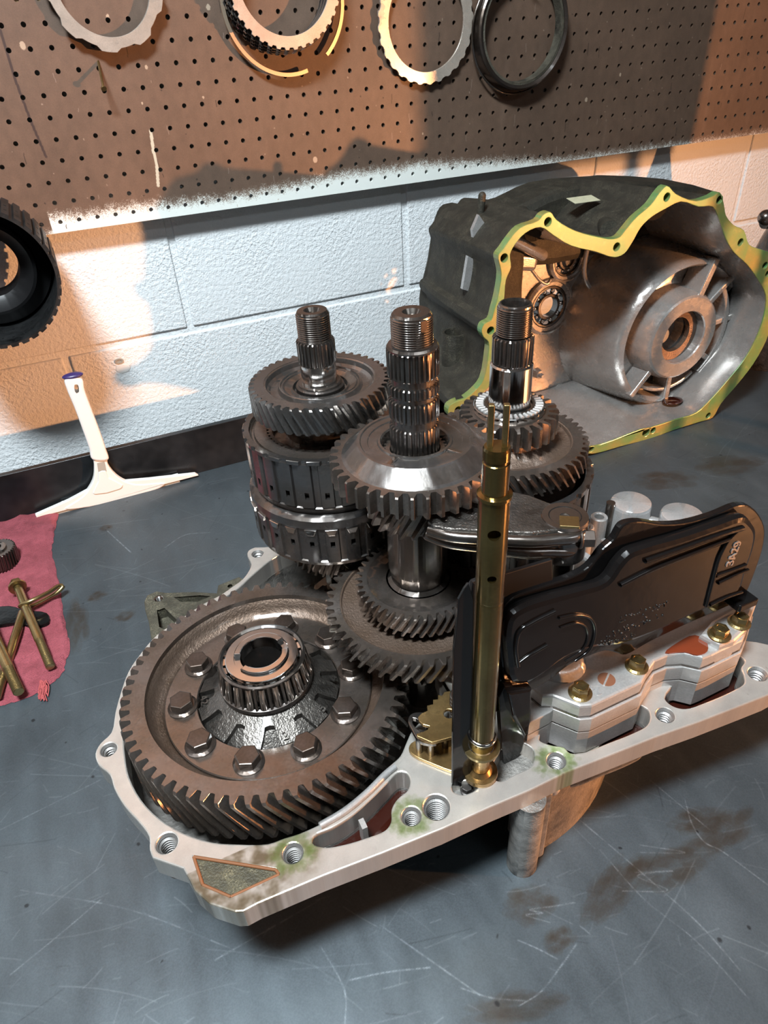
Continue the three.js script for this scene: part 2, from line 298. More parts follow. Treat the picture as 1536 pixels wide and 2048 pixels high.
// ------------------------------------------------------------------ pegboard
const BY = 0.358;                                    // lower edge
{
  const p = 0.0254, hx = 0.0296, hy = 0.6004, c0 = -22, c1 = 66, r0 = -12, r1 = 9, R = 0.0031, T = 0.006;
  const P = [];
  const q = (a, b, c, d) => P.push(...a, ...b, ...c, ...a, ...c, ...d);
  for (let r = r0; r <= r1; r++) for (let c = c0; c <= c1; c++) {
    const cx = hx + c * p, cy = hy - r * p, yb = r === r1 ? BY - cy : -p / 2;
    for (let k = 0; k < 16; k++) {
      const f = k => { const a = k * Math.PI / 8, s = Math.max(Math.abs(Math.cos(a)), Math.abs(Math.sin(a))); let ox = Math.cos(a) / s * p / 2, oy = Math.sin(a) / s * p / 2; if (oy < 0) oy *= yb / (-p / 2); return [[cx + R * Math.cos(a), cy + R * Math.sin(a)], [cx + ox, cy + oy]]; };
      const [i0, o0] = f(k), [i1, o1] = f(k + 1);
      q([...i0, 0], [...o0, 0], [...o1, 0], [...i1, 0]);
      q([...i0, 0], [...i1, 0], [...i1, -T], [...i0, -T]);
      q([...i0, -T], [...i1, -T], [...o1, -T], [...o0, -T]);
    }
  }
  const X0 = hx + (c0 - 0.5) * p, X1 = hx + (c1 + 0.5) * p, Y1 = hy - (r0 - 0.5) * p;
  q([X0, BY, 0], [X0, BY, -T], [X1, BY, -T], [X1, BY, 0]);
  const g = new THREE.BufferGeometry(); g.setAttribute('position', new THREE.Float32BufferAttribute(P, 3)); g.computeVertexNormals();
  const uv = new Float32Array(P.length / 3 * 2), TX0 = -0.2, TX1 = 1.4, TY1 = 0.72;
  for (let i = 0; i < P.length / 3; i++) { uv[2 * i] = (P[3 * i] - TX0) / (TX1 - TX0); uv[2 * i + 1] = (P[3 * i + 1] - BY) / (TY1 - BY); }
  g.setAttribute('uv', new THREE.BufferAttribute(uv, 2));
  const tw = 2048, th = 512, ppm = tw / (TX1 - TX0), ppv = th / (TY1 - BY);
  const d = new Uint8Array(tw * th * 4);
  for (let j = 0; j < th; j++) for (let i = 0; i < tw; i++) {
    const x = TX0 + i / ppm, y = BY + j / ppv;
    const n = fbm(x * 9, y * 9, 1.7, 4), f = fbm(x * 90, y * 60, 4.2, 2), g2 = rnd() - 0.5;
    const k = 1 + 0.16 * n + 0.1 * f + 0.1 * g2;
    let c = [0.352 * k, 0.281 * k, 0.232 * k];
    const st = fbm(x * 40, y * 6, 9.1, 3); if (st > 0.25) { const a = (st - 0.25) * 0.8; c = [c[0] + 0.1 * a, c[1] + 0.1 * a, c[2] + 0.1 * a]; }
    // white overspray along the lower edge: dense band with a speckled upper fringe
    let hgt = x < -0.01 ? 0 : 0.018 + 0.007 * fbm(x * 12, 0.3, 2.2, 3) + (x < 0.15 ? 0.004 : 0) + (x > 0.28 && x < 0.72 ? 0.010 * Math.sin((x - 0.28) / 0.44 * 3.1416) : 0);
    if (x > 0.72) hgt = Math.max(0.0035, 0.018 - (x - 0.72) * 0.1); if (x > 1.12) hgt = 0.0015;
    const e = (hgt - (y - BY)) / 0.0075 + fbm(x * 160, y * 110, 7.7, 2) * 0.9 + (rnd() - 0.5) * 1.9;
    const w = cl(e * 0.8 + 0.35); c = c.map((v, m) => v * (1 - w) + [0.86, 0.88, 0.86][m] * w);
    const o = (j * tw + i) * 4; d[o] = cl(c[0]) * 255; d[o + 1] = cl(c[1]) * 255; d[o + 2] = cl(c[2]) * 255; d[o + 3] = 255;
  }
  const blob = (x, y, rx, ry, col, a) => { for (let j = Math.floor((y - ry - BY) * ppv); j <= (y + ry - BY) * ppv; j++) for (let i = Math.floor((x - rx - TX0) * ppm); i <= (x + rx - TX0) * ppm; i++) { if (i < 0 || j < 0 || i >= tw || j >= th) continue; const dx = (TX0 + i / ppm - x) / rx, dy = (BY + j / ppv - y) / ry; if (dx * dx + dy * dy > 1) continue; const o = (j * tw + i) * 4; for (let m = 0; m < 3; m++) d[o + m] = d[o + m] * (1 - a) + col[m] * 255 * a; } };
  const line = (pts, w, col, a) => { for (let s = 0; s < pts.length - 1; s++) for (let t = 0; t <= 1; t += 0.004) blob(pts[s][0] + (pts[s + 1][0] - pts[s][0]) * t, pts[s][1] + (pts[s + 1][1] - pts[s][1]) * t, w, w, col, a); };
  line(WP([[301, 262], [306, 300], [313, 330], [316, 372]], 0), 0.0022, [0.68, 0.68, 0.62], 0.35);      // dried paint run
  line(WP([[0, 60], [30, 160], [60, 240], [92, 315]], 0), 0.0016, [0.2, 0.15, 0.14], 0.25);             // scored line
  for (const [a, b, s] of [[45, 92, 5], [292, 135, 3], [284, 207, 2], [406, 195, 2], [630, 320, 5], [1240, 150, 3], [1172, 200, 4], [845, 268, 2], [135, 30, 2], [215, 34, 3], [416, 15, 4]]) { const v = W(a, b, 0); blob(v.x, v.y, s * 0.0007, s * 0.0009, [0.72, 0.66, 0.58], 0.7); }
  for (let i = 0; i < 160; i++) blob(TX0 + rnd() * 1.6, BY + rnd() * 0.34, 0.0006 + rnd() * 0.0008, 0.0006 + rnd() * 0.001, rnd() < 0.6 ? [0.6, 0.54, 0.48] : [0.12, 0.09, 0.08], 0.6);
  for (let i = 0; i < 70; i++) { const x = TX0 + rnd() * 1.6, y = BY + rnd() * 0.33, l = 0.004 + rnd() * 0.014; line([[x, y], [x + (rnd() - 0.5) * 0.003, y + l]], 0.0004, rnd() < 0.5 ? [0.5, 0.44, 0.4] : [0.16, 0.12, 0.1], 0.2); }
  const t = new THREE.DataTexture(d, tw, th); t.magFilter = THREE.LinearFilter; t.minFilter = THREE.LinearMipmapLinearFilter; t.generateMipmaps = true; t.colorSpace = THREE.SRGBColorSpace; t.needsUpdate = true;
  t.wrapS = t.wrapT = THREE.MirroredRepeatWrapping;
  const pb = mesh('pegboard', g, std(0xffffff, 0, 0.55, { map: t, bumpMap: null }), null, { uv: false });
  tag(pb, 'brown perforated pegboard on the wall with white overspray along its lower edge', 'pegboard');
  const ub = mesh('upper_board', box(X0, X1, Y1, 1.94, -T, 0), std(C3(0.42, 0.22, 0.12), 0, 0.6)); tag(ub, 'plain tan plywood board above the perforated pegboard', 'board');
  const st = mesh('furring_strip', box(X0, X1, 0.62, 0.66, WZ, -T), M.wood); tag(st, 'wooden batten behind the brown pegboard', 'batten');
}

// ------------------------------------------------------------------ workbench
{
  const b = thing('workbench', 'dark scratched steel workbench top under all the gearbox parts', 'workbench');
  const X0 = -0.35, X1 = 1.25, Z0 = 0.1, Z1 = 1.3, w = 2048, h = 1536;
  const px = (x, z) => [(x - X0) / (X1 - X0) * w, (z - Z0) / (Z1 - Z0) * h];
  const draw = (g, rough) => {
    // even base, mottled
    const im = g.createImageData(w, h), D = im.data;
    for (let j = 0; j < h; j++) for (let i = 0; i < w; i++) {
      const x = i / w * 16, y = j / h * 12, n = fbm(x * 0.7, y * 0.7, 3.1, 4), f = fbm(x * 6, y * 1.6, 8.1, 2), s = rnd() - 0.5, k = (j * w + i) * 4;
      if (rough) { const v = cl(0.66 + 0.2 * n + 0.1 * f + 0.05 * s) * 255; D[k] = D[k + 1] = D[k + 2] = v; }
      else { const v = 1 + 0.2 * n + 0.07 * f + 0.09 * s; D[k] = cl(0.315 * v) * 255; D[k + 1] = cl(0.35 * v) * 255; D[k + 2] = cl(0.368 * v) * 255; }
      D[k + 3] = 255;
    }
    g.putImageData(im, 0, 0); g.lineCap = 'round';
    const stroke = (pts, lw, col) => { g.strokeStyle = col; g.lineWidth = lw; g.beginPath(); pts.forEach(([a, c], i) => i ? g.lineTo(a, c) : g.moveTo(a, c)); g.stroke(); };
    // oil films and rust-brown stains
    const stain = (list, col) => {
      for (const [a, c, rx, ry, rot] of list) {
        const v = U(a, c, 0), [X, Y] = px(v.x, v.z);
        for (let k = 0; k < 46; k++) { const t = rnd() * 6.28, q = Math.sqrt(rnd()); g.fillStyle = col; g.beginPath(); const ux = Math.cos(t) * q * rx, uy = Math.sin(t) * q * ry; g.ellipse(X + ux * Math.cos(rot) - uy * Math.sin(rot), Y + ux * Math.sin(rot) + uy * Math.cos(rot), rx * 0.34, ry * 0.34, rot, 0, 6.28); g.fill(); }
      }
    };
    stain([[1225, 1775, 42, 16, -0.3], [1330, 1740, 40, 18, 0.2], [1440, 1665, 46, 16, -0.1], [1400, 1640, 30, 14, 0.3], [1060, 1810, 24, 16, 0.2], [152, 1250, 16, 54, 0.05], [195, 1192, 15, 10, 0], [250, 1232, 15, 10, 0], [212, 1055, 11, 9, 0], [1030, 2015, 40, 12, 0.3], [1120, 1880, 16, 10, 0], [1330, 960, 50, 30, 0.4], [1460, 930, 60, 30, 0.2]], rough ? 'rgba(70,70,70,0.05)' : 'rgba(66,47,34,0.085)');
    // scratches: long crossing ones, then short ones
    const sc = (n, len, lw, al) => { for (let i = 0; i < n; i++) { const x = rnd() * w, y = rnd() * h, a = (rnd() < 0.65 ? 0.55 : -0.5) + (rnd() - 0.5) * 1.3, l = len * (0.3 + rnd()), bend = (rnd() - 0.5) * 0.35; const pts = []; for (let k = 0; k <= 8; k++) { const t = k / 8; pts.push([x + Math.cos(a + bend * t) * l * t, y + Math.sin(a + bend * t) * l * t]); } const c = rnd() < 0.86; stroke(pts, lw * (0.6 + rnd() * 0.8), rough ? `rgba(230,230,230,${al})` : c ? `rgba(190,200,206,${al * (0.3 + rnd() * 0.9)})` : `rgba(20,22,24,${al})`); } };
    sc(700, 80, 0.7, 0.24); sc(2600, 14, 0.6, 0.2); sc(150, 220, 0.8, 0.2); sc(34, 380, 0.9, 0.2); sc(900, 26, 0.8, 0.25);
    const mark = (list, lw, al) => {
      const cv = new THREE.CatmullRomCurve3(list.map(([a, c]) => { const v = U(a, c, 0), [X, Y] = px(v.x, v.z); return V(X, Y, 0); }), false, 'centripetal').getPoints(list.length * 9);
      for (let k = 0; k < cv.length - 1; k++) { const f = 0.25 + 0.75 * rnd(); stroke([[cv[k].x, cv[k].y], [cv[k + 1].x, cv[k + 1].y]], lw * (0.45 + 0.5 * rnd()), rough ? `rgba(235,235,235,${al * f})` : `rgba(200,208,214,${al * f * 0.85})`); }
    };
    for (const m of [[[1115, 1880], [1116, 1918], [1050, 1905], [925, 1978]].slice(0, 1)]) void m;
    mark([[1370, 1600], [1385, 1650], [1410, 1685], [1440, 1700], [1536, 1770]], 1.7, 0.34); mark([[1300, 1560], [1420, 1660]], 1.6, 0.35);
    mark([[1280, 1690], [1370, 1705], [1275, 1705]], 1.2, 0.34); mark([[1270, 1745], [1345, 1742], [1275, 1752], [1335, 1780], [1245, 1782]], 1.2, 0.34);
    mark([[1150, 1805], [1110, 1812], [1060, 1820], [1085, 1826], [1052, 1830], [1100, 1845]], 1.2, 0.36);
    mark([[1035, 1880], [1070, 1895], [1115, 1918]], 1.4, 0.42); mark([[1155, 1885], [1120, 1935], [1080, 1985], [1038, 2012]], 1.3, 0.34);
    mark([[922, 1976], [980, 1995], [1055, 2002]], 1.3, 0.38); mark([[700, 1960], [770, 1945], [860, 1935]], 1.6, 0.4);
    mark([[1160, 1640], [1300, 1760], [1400, 1850], [1480, 1940]], 1.7, 0.32); mark([[1200, 1700], [1290, 1800], [1390, 1880], [1500, 2000]], 1.3, 0.3);
    mark([[640, 1890], [690, 1985], [690, 2048]], 1.5, 0.3); mark([[760, 1850], [960, 1990]], 1.6, 0.35); mark([[430, 1920], [640, 1800]], 1.5, 0.3);
    mark([[20, 1950], [130, 1860], [200, 1800]], 1.4, 0.3); mark([[0, 1660], [120, 1600], [200, 1560]], 1.4, 0.3); mark([[40, 1780], [260, 1820], [470, 1900]], 1.3, 0.28);
    mark([[330, 1095], [370, 1070], [420, 1065]], 3, 0.25); mark([[215, 1062], [240, 1085], [262, 1105]], 2.2, 0.5);
    g.fillStyle = rough ? 'rgba(90,90,90,0.5)' : 'rgba(16,16,18,0.55)';
    for (let i = 0; i < 320; i++) { g.beginPath(); g.ellipse(rnd() * w, rnd() * h, 0.7 + rnd() * 2.2, 0.7 + rnd() * 1.6, rnd() * 3, 0, 6.28); g.fill(); }
  };
  seed = 11; const map = canvasTex(w, h, g => draw(g, false)); seed = 11; const rm = canvasTex(w, h, g => draw(g, true), false);
  map.wrapS = map.wrapT = rm.wrapS = rm.wrapT = THREE.MirroredRepeatWrapping;
  const top = box(-0.9, 2.2, -0.035, 0, 0.128, 1.62);
  const g = flat(top), p = g.attributes.position, uv = new Float32Array(p.count * 2);
  for (let i = 0; i < p.count; i++) { uv[2 * i] = (p.getX(i) - X0) / (X1 - X0); uv[2 * i + 1] = 1 - (p.getZ(i) - Z0) / (Z1 - Z0); }
  g.setAttribute('uv', new THREE.BufferAttribute(uv, 2));
  mesh('top', g, std(C3(0.9, 0.9, 0.92), 0.55, 0.62, { map, roughnessMap: rm }), b, { uv: false });
  mesh('bench_upstand', box(-0.9, 2.2, 0, 0.077, 0.128, 0.138, 0.001), std(C3(0.045, 0.047, 0.05), 0.6, 0.4, { map: blotch, roughnessMap: roughVar }), null, { uv: 3 });
  tag(scene.getObjectByName('bench_upstand'), 'black sheet metal upstand along the back of the steel workbench', 'upstand');
  mesh('apron', box(-0.88, 2.18, -0.12, -0.035, 0.14, 1.6), M.dark, b);
  for (const [x, z] of [[-0.85, 0.18], [2.15, 0.18], [-0.85, 1.56], [2.15, 1.56]]) mesh('leg', box(x - 0.03, x + 0.03, -0.9, -0.12, z - 0.03, z + 0.03), M.dark, b);
}

// ------------------------------------------------------------------ transmission housing on the bench
const HF = 0.115;                                   // machined joint face
{
  const t = thing('gearbox_housing', 'aluminium gearbox housing lying open side up on the steel bench', 'gearbox housing');
  const outer = smooth(UP([
    [515, 1094], [499, 1099], [494, 1108], [499, 1120], [502, 1130], [497, 1142], [485, 1158], [466, 1172], [440, 1190], [405, 1208], [350, 1245], [315, 1268], [283, 1304], [257, 1342], [241, 1385], [230, 1425], [222, 1465],
    [200, 1487], [190, 1507], [197, 1530], [219, 1549], [228, 1577], [250, 1614], [279, 1646], [298, 1674], [299, 1700], [310, 1718]], HF), 3)
    .slice(0, -3);
  // right of the ear the outline is straight runs
  const straight = UP([[366, 1737], [379, 1760], [389, 1781], [420, 1808], [470, 1824], [487, 1823], [515, 1808], [647, 1752], [764, 1707], [887, 1657], [983, 1613], [1057, 1582], [1132, 1545], [1206, 1516], [1314, 1473], [1397, 1444], [1480, 1412], [1536, 1390]], HF);
  const rest = [[0.450, 0.918], [0.468, 0.906], [0.474, 0.885], [0.462, 0.872], [0.448, 0.862], [0.452, 0.80], [0.458, 0.74], [0.44, 0.69], [0.40, 0.655], [0.37, 0.60], [0.32, 0.555], [0.25, 0.53], [0.18, 0.528], [0.125, 0.535], [0.108, 0.529]];
  const O = [...outer, ...straight, ...rest];
  const holesPx = [[515, 1107], [217, 1499], [333, 1686], [585, 1706], [822, 1632], [872, 1614], [1112, 1521], [1330, 1430], [1515, 1347]];
  const holes = UP(holesPx, HF), hr = [0.0062, 0.0062, 0.0075, 0.0072, 0.0072, 0.0098, 0.0072, 0.0072, 0.0078];
  const well = smooth([...UP([[250, 1511], [258, 1553], [283, 1600], [321, 1638], [367, 1666], [424, 1684], [480, 1688], [536, 1687], [568, 1676], [597, 1667], [640, 1648], [680, 1626], [722, 1594], [752, 1560], [778, 1532], [800, 1512], [812, 1486], [826, 1458], [870, 1420], [930, 1390], [1010, 1350]], HF),
    [0.27, 0.80], [0.35, 0.79], [0.42, 0.775], [0.435, 0.72], [0.40, 0.67], [0.34, 0.60], [0.28, 0.555], [0.2, 0.545], [0.12, 0.55], ...UP([[505, 1150], [478, 1175], [440, 1200], [400, 1225], [330, 1280], [285, 1340], [258, 1410], [248, 1470]], HF)], 3);
  const pocket = smooth(UP([[628, 1672], [625, 1686], [650, 1694], [690, 1688], [733, 1675], [770, 1660], [782, 1643], [783, 1618], [795, 1597], [815, 1580], [820, 1560], [812, 1546], [796, 1545], [775, 1565], [745, 1595], [705, 1630], [665, 1655]], HF), 4);
  const legPocket = smooth(UP([[985, 1530], [987, 1556], [1000, 1562], [1030, 1548], [1062, 1532], [1068, 1518], [1066, 1500], [1044, 1486], [1010, 1492]], HF), 4);
  const barSlot = smooth(UP([[906, 1566], [906, 1582], [925, 1589], [950, 1580], [957, 1570], [948, 1563]], HF), 4);
  const vbA = smooth(UP([[1078, 1478], [1100, 1489], [1128, 1494], [1140, 1505], [1165, 1505], [1215, 1486], [1270, 1464], [1294, 1450], [1300, 1433], [1294, 1418], [1240, 1400], [1130, 1420]], HF), 4);
  const vbB = smooth(UP([[1330, 1396], [1345, 1411], [1370, 1417], [1412, 1404], [1465, 1381], [1488, 1366], [1487, 1350], [1482, 1336], [1489, 1322], [1478, 1312], [1430, 1320], [1370, 1350]], HF), 4);
  const panelHole = UP([[387, 1713], [551, 1739], [558, 1748], [461, 1793], [405, 1769]], HF);
  const bolts = holes.map(([x, z], i) => circle(x, z, hr[i], 28));
  // joint face texture: bare aluminium, sealant residue round the holes, dirt on the ear
  const TX = -0.13, TZ = 0.5, TW = 0.62, TH = 0.46, w = 1024, h = 760;
  const P2 = (x, z) => [(x - TX) / TW * w, (z - TZ) / TH * h];
  const map = canvasTex(w, h, g => {
    const im = g.createImageData(w, h), D = im.data; seed = 21;
    const earC = U(430, 1780, HF);
    for (let j = 0; j < h; j++) for (let i = 0; i < w; i++) {
      const x = TX + i / w * TW, z = TZ + j / h * TH, n = fbm(x * 30, z * 30, 2.2, 4), m = fbm(x * 110, z * 110, 5.2, 3), k = (j * w + i) * 4;
      const v = 1 + 0.1 * n + 0.05 * m + 0.03 * (rnd() - 0.5); let c = [0.80 * v, 0.79 * v, 0.77 * v];
      const dd = Math.hypot(x - earC.x, (z - earC.z) * 1.4), e = cl((0.075 - dd) / 0.03 + n * 1.4) * cl(0.55 + m * 1.6);
      if (z > 0.855 && x < 0.06) c = c.map((q, o) => q * (1 - 0.75 * e) + [0.36, 0.31, 0.22][o] * 0.75 * e);
      D[k] = cl(c[0]) * 255; D[k + 1] = cl(c[1]) * 255; D[k + 2] = cl(c[2]) * 255; D[k + 3] = 255;
    }
    g.putImageData(im, 0, 0);
    for (const i of [3, 4, 6]) { const [X, Y] = P2(...holes[i]); for (let k = 0; k < 260; k++) { const a = rnd() * 6.28, r = 13 + Math.abs(rnd() + rnd() - 1) * 15; g.fillStyle = `rgba(98,120,58,${0.05 + rnd() * 0.09})`; g.beginPath(); g.ellipse(X + Math.cos(a) * r * 1.15, Y + Math.sin(a) * r, 2.5 + rnd() * 3, 2 + rnd() * 2, a, 0, 6.28); g.fill(); } }
    for (let k = 0; k < 240; k++) { g.fillStyle = `rgba(70,58,44,${rnd() * 0.25})`; g.beginPath(); g.ellipse(rnd() * w, rnd() * h, 0.6 + rnd() * 2, 0.6 + rnd() * 1.4, rnd() * 3, 0, 6.28); g.fill(); }
  });
  const faceMat = std(C3(0.82, 0.80, 0.78), 0.62, 0.34, { map, roughnessMap: roughVar, bumpMap: blotch, bumpScale: 0.0002 });
  const setUV = g => { g = clean(g); const p = g.attributes.position, uv = g.attributes.uv; for (let i = 0; i < p.count; i++) { uv.setXY(i, (p.getX(i) - TX) / TW, 1 - (p.getZ(i) - TZ) / TH); } return g; };
  mesh('joint_flange', setUV(slab(O, 0.094, HF, { holes: [well, pocket, legPocket, barSlot, vbA, vbB, panelHole, ...bolts], bev: 0.0012 })), faceMat, t, { uv: false });
  const cx = O.reduce((s, p) => s + p[0], 0) / O.length, cz = O.reduce((s, p) => s + p[1], 0) / O.length;
  const inset = (k, d) => O.map(([x, z]) => [cx + (x - cx) * k, cz + (z - cz) * k - d]);
  mesh('well_wall', slab(well.map(([x, z]) => [0.16 + (x - 0.16) * 1.012, 0.72 + (z - 0.72) * 1.012]), 0.056, 0.0945, { holes: [well] }), M.aluCast, t);
  mesh('well_floor', slab(well.map(([x, z]) => [0.16 + (x - 0.16) * 1.012, 0.72 + (z - 0.72) * 1.012]), 0.048, 0.056), M.aluCast, t);
  for (const [hole, nm] of [[pocket, 'oil_pocket'], [legPocket, 'leg_pocket'], [vbA, 'valve_pocket'], [vbB, 'valve_pocket'], [barSlot, 'slot_pocket']]) {
    const mx = hole.reduce((s, p) => s + p[0], 0) / hole.length, mz = hole.reduce((s, p) => s + p[1], 0) / hole.length;
    const out = hole.map(([x, z]) => [mx + (x - mx) * 1.06, mz + (z - mz) * 1.06]);
    const y0 = nm === 'slot_pocket' ? 0.104 : nm === 'leg_pocket' ? 0.100 : 0.078;
    if (y0 < 0.09) mesh(nm, slab(out, y0 - 0.004, 0.0945, { holes: [hole] }), M.aluCast, t);
    mesh('pocket_floor', slab(out, y0 - 0.006, y0), M.aluCast, t);
    if (nm === 'oil_pocket' || nm === 'valve_pocket') mesh('oil_pool', slab(hole, y0, y0 + 0.013), M.oil, t, { label: 'dark red oil' });
  }
  // dirty cast panel sunk in the ear, with its rusty outline
  mesh('ear_panel', slab(panelHole, 0.108, HF - 0.0014), std(C3(0.46, 0.41, 0.28), 0.3, 0.6, { map: grime.clone(), bumpMap: grain, bumpScale: 0.0006 }), t, { uv: 14 });
  const rim3 = panelHole.map(([x, z]) => V(x, HF - 0.0006, z));
  mesh('rust_line', rim3.map((p, i) => rod(p, rim3[(i + 1) % 5], 0.0012, 6)), std(C3(0.16, 0.06, 0.02), 0.1, 0.7), t, { label: 'rust brown outline' });
  holes.forEach(([x, z], i) => {
    const r = hr[i], p = [[r + 0.0002, 0.1148], [r - 0.0012, 0.1125]];
    for (let k = 0; k < 13; k++) p.push([r - 0.0006, 0.1112 - k * 0.0026], [r - 0.0024, 0.1099 - k * 0.0026]);
    p.push([r - 0.0012, 0.078], [0, 0.078]);
    const g = lathe(p.reverse(), 30, 0.4);
    mesh(i === 5 ? 'dowel_hole' : 'threaded_hole', at(g, x, 0, z), M.thread, t, { label: 'threaded bolt hole' });
  });
  // bell below: round shell down to the bench, post, hub
  const arcB = (r, a) => [0.222 + r * Math.sin(a), 0.735 + r * Math.cos(a)], bell = [];
  for (let k = 0; k <= 60; k++) bell.push(arcB(0.163, -0.02 + k / 60 * 4.4)); for (let k = 60; k >= 0; k--) bell.push(arcB(0.153, -0.02 + k / 60 * 4.4));
  mesh('bell_shell', slab(bell, 0.0, 0.0945), std(C3(0.36, 0.31, 0.25), 0.45, 0.55, { map: blotch, bumpMap: grain, bumpScale: 0.0008 }), t);
  const earMat = std(C3(0.50, 0.48, 0.40), 0.35, 0.66, { map: grime, bumpMap: grain, bumpScale: 0.0008 });
  const post = U(1043, 1726, 0);
  mesh('post', [cyl(0.0125, 0, 0.095, 28).translate(post.x, 0, post.z), box(post.x + 0.004, post.x + 0.02, 0.002, 0.094, post.z - 0.03, post.z + 0.004, 0.003)], M.aluCast, t);
  const rr = U(1300, 1500, 0.09);
  mesh('hub', [cyl(0.05, 0, 0.05, 40).translate(0.0538, 0, 0.7344)], M.aluCast, t);
  // ear with webs on the far left, lower than the joint face
  const y = 0.082, ear = UP([[288, 1203], [294, 1190], [313, 1182], [332, 1185], [389, 1183], [433, 1186], [436, 1170], [478, 1153], [500, 1165], [470, 1200], [400, 1230], [340, 1290], [303, 1282], [297, 1243], [290, 1220]], y);
  const w1 = UP([[345, 1194], [400, 1189], [425, 1192], [395, 1205], [360, 1205]], y), w2 = UP([[311, 1220], [330, 1214], [357, 1240], [330, 1262], [316, 1255]], y), eh = U(317, 1197, y), nut = U(460, 1172, y);
  mesh('mounting_ear', slab(ear, 0.062, y, { holes: [w1, w2, circle(eh.x, eh.z, 0.0062, 20), circle(nut.x, nut.z, 0.004, 16)], bev: 0.0012 }), earMat, t);
  mesh('ear_web', slab(ear.map(([x, z]) => [x + 0.001, z + 0.002]), 0.060, 0.068), earMat, t);
  const pad = U(366, 1213, 0.08); mesh('pad', cyl(0.0075, 0.06, 0.079, 24).translate(pad.x, 0, pad.z), earMat, t);
  mesh('threaded_hole', at(lathe([[0, 0.066], ...Array.from({ length: 16 }, (_, k) => [k % 2 ? 0.0046 : 0.0056, 0.067 + k * 0.00095]), [0.0062, y]], 24, 0.4), eh.x, 0, eh.z), M.polished, t);
  // curved rib between the gear well and the oil pocket
  const rib = [[640, 1652], [690, 1622], [735, 1585], [770, 1550], [790, 1533]].map(([a, b]) => U(a, b, HF + 0.001));
  mesh('rib', tube(rib, 0.0028, 40, 8), M.alu, t);
  const bz = U(730, 1670, 0.1); mesh('spring_tab', box(bz.x - 0.002, bz.x + 0.002, 0.085, 0.112, bz.z - 0.006, bz.z + 0.002), M.aluBright, t);
}

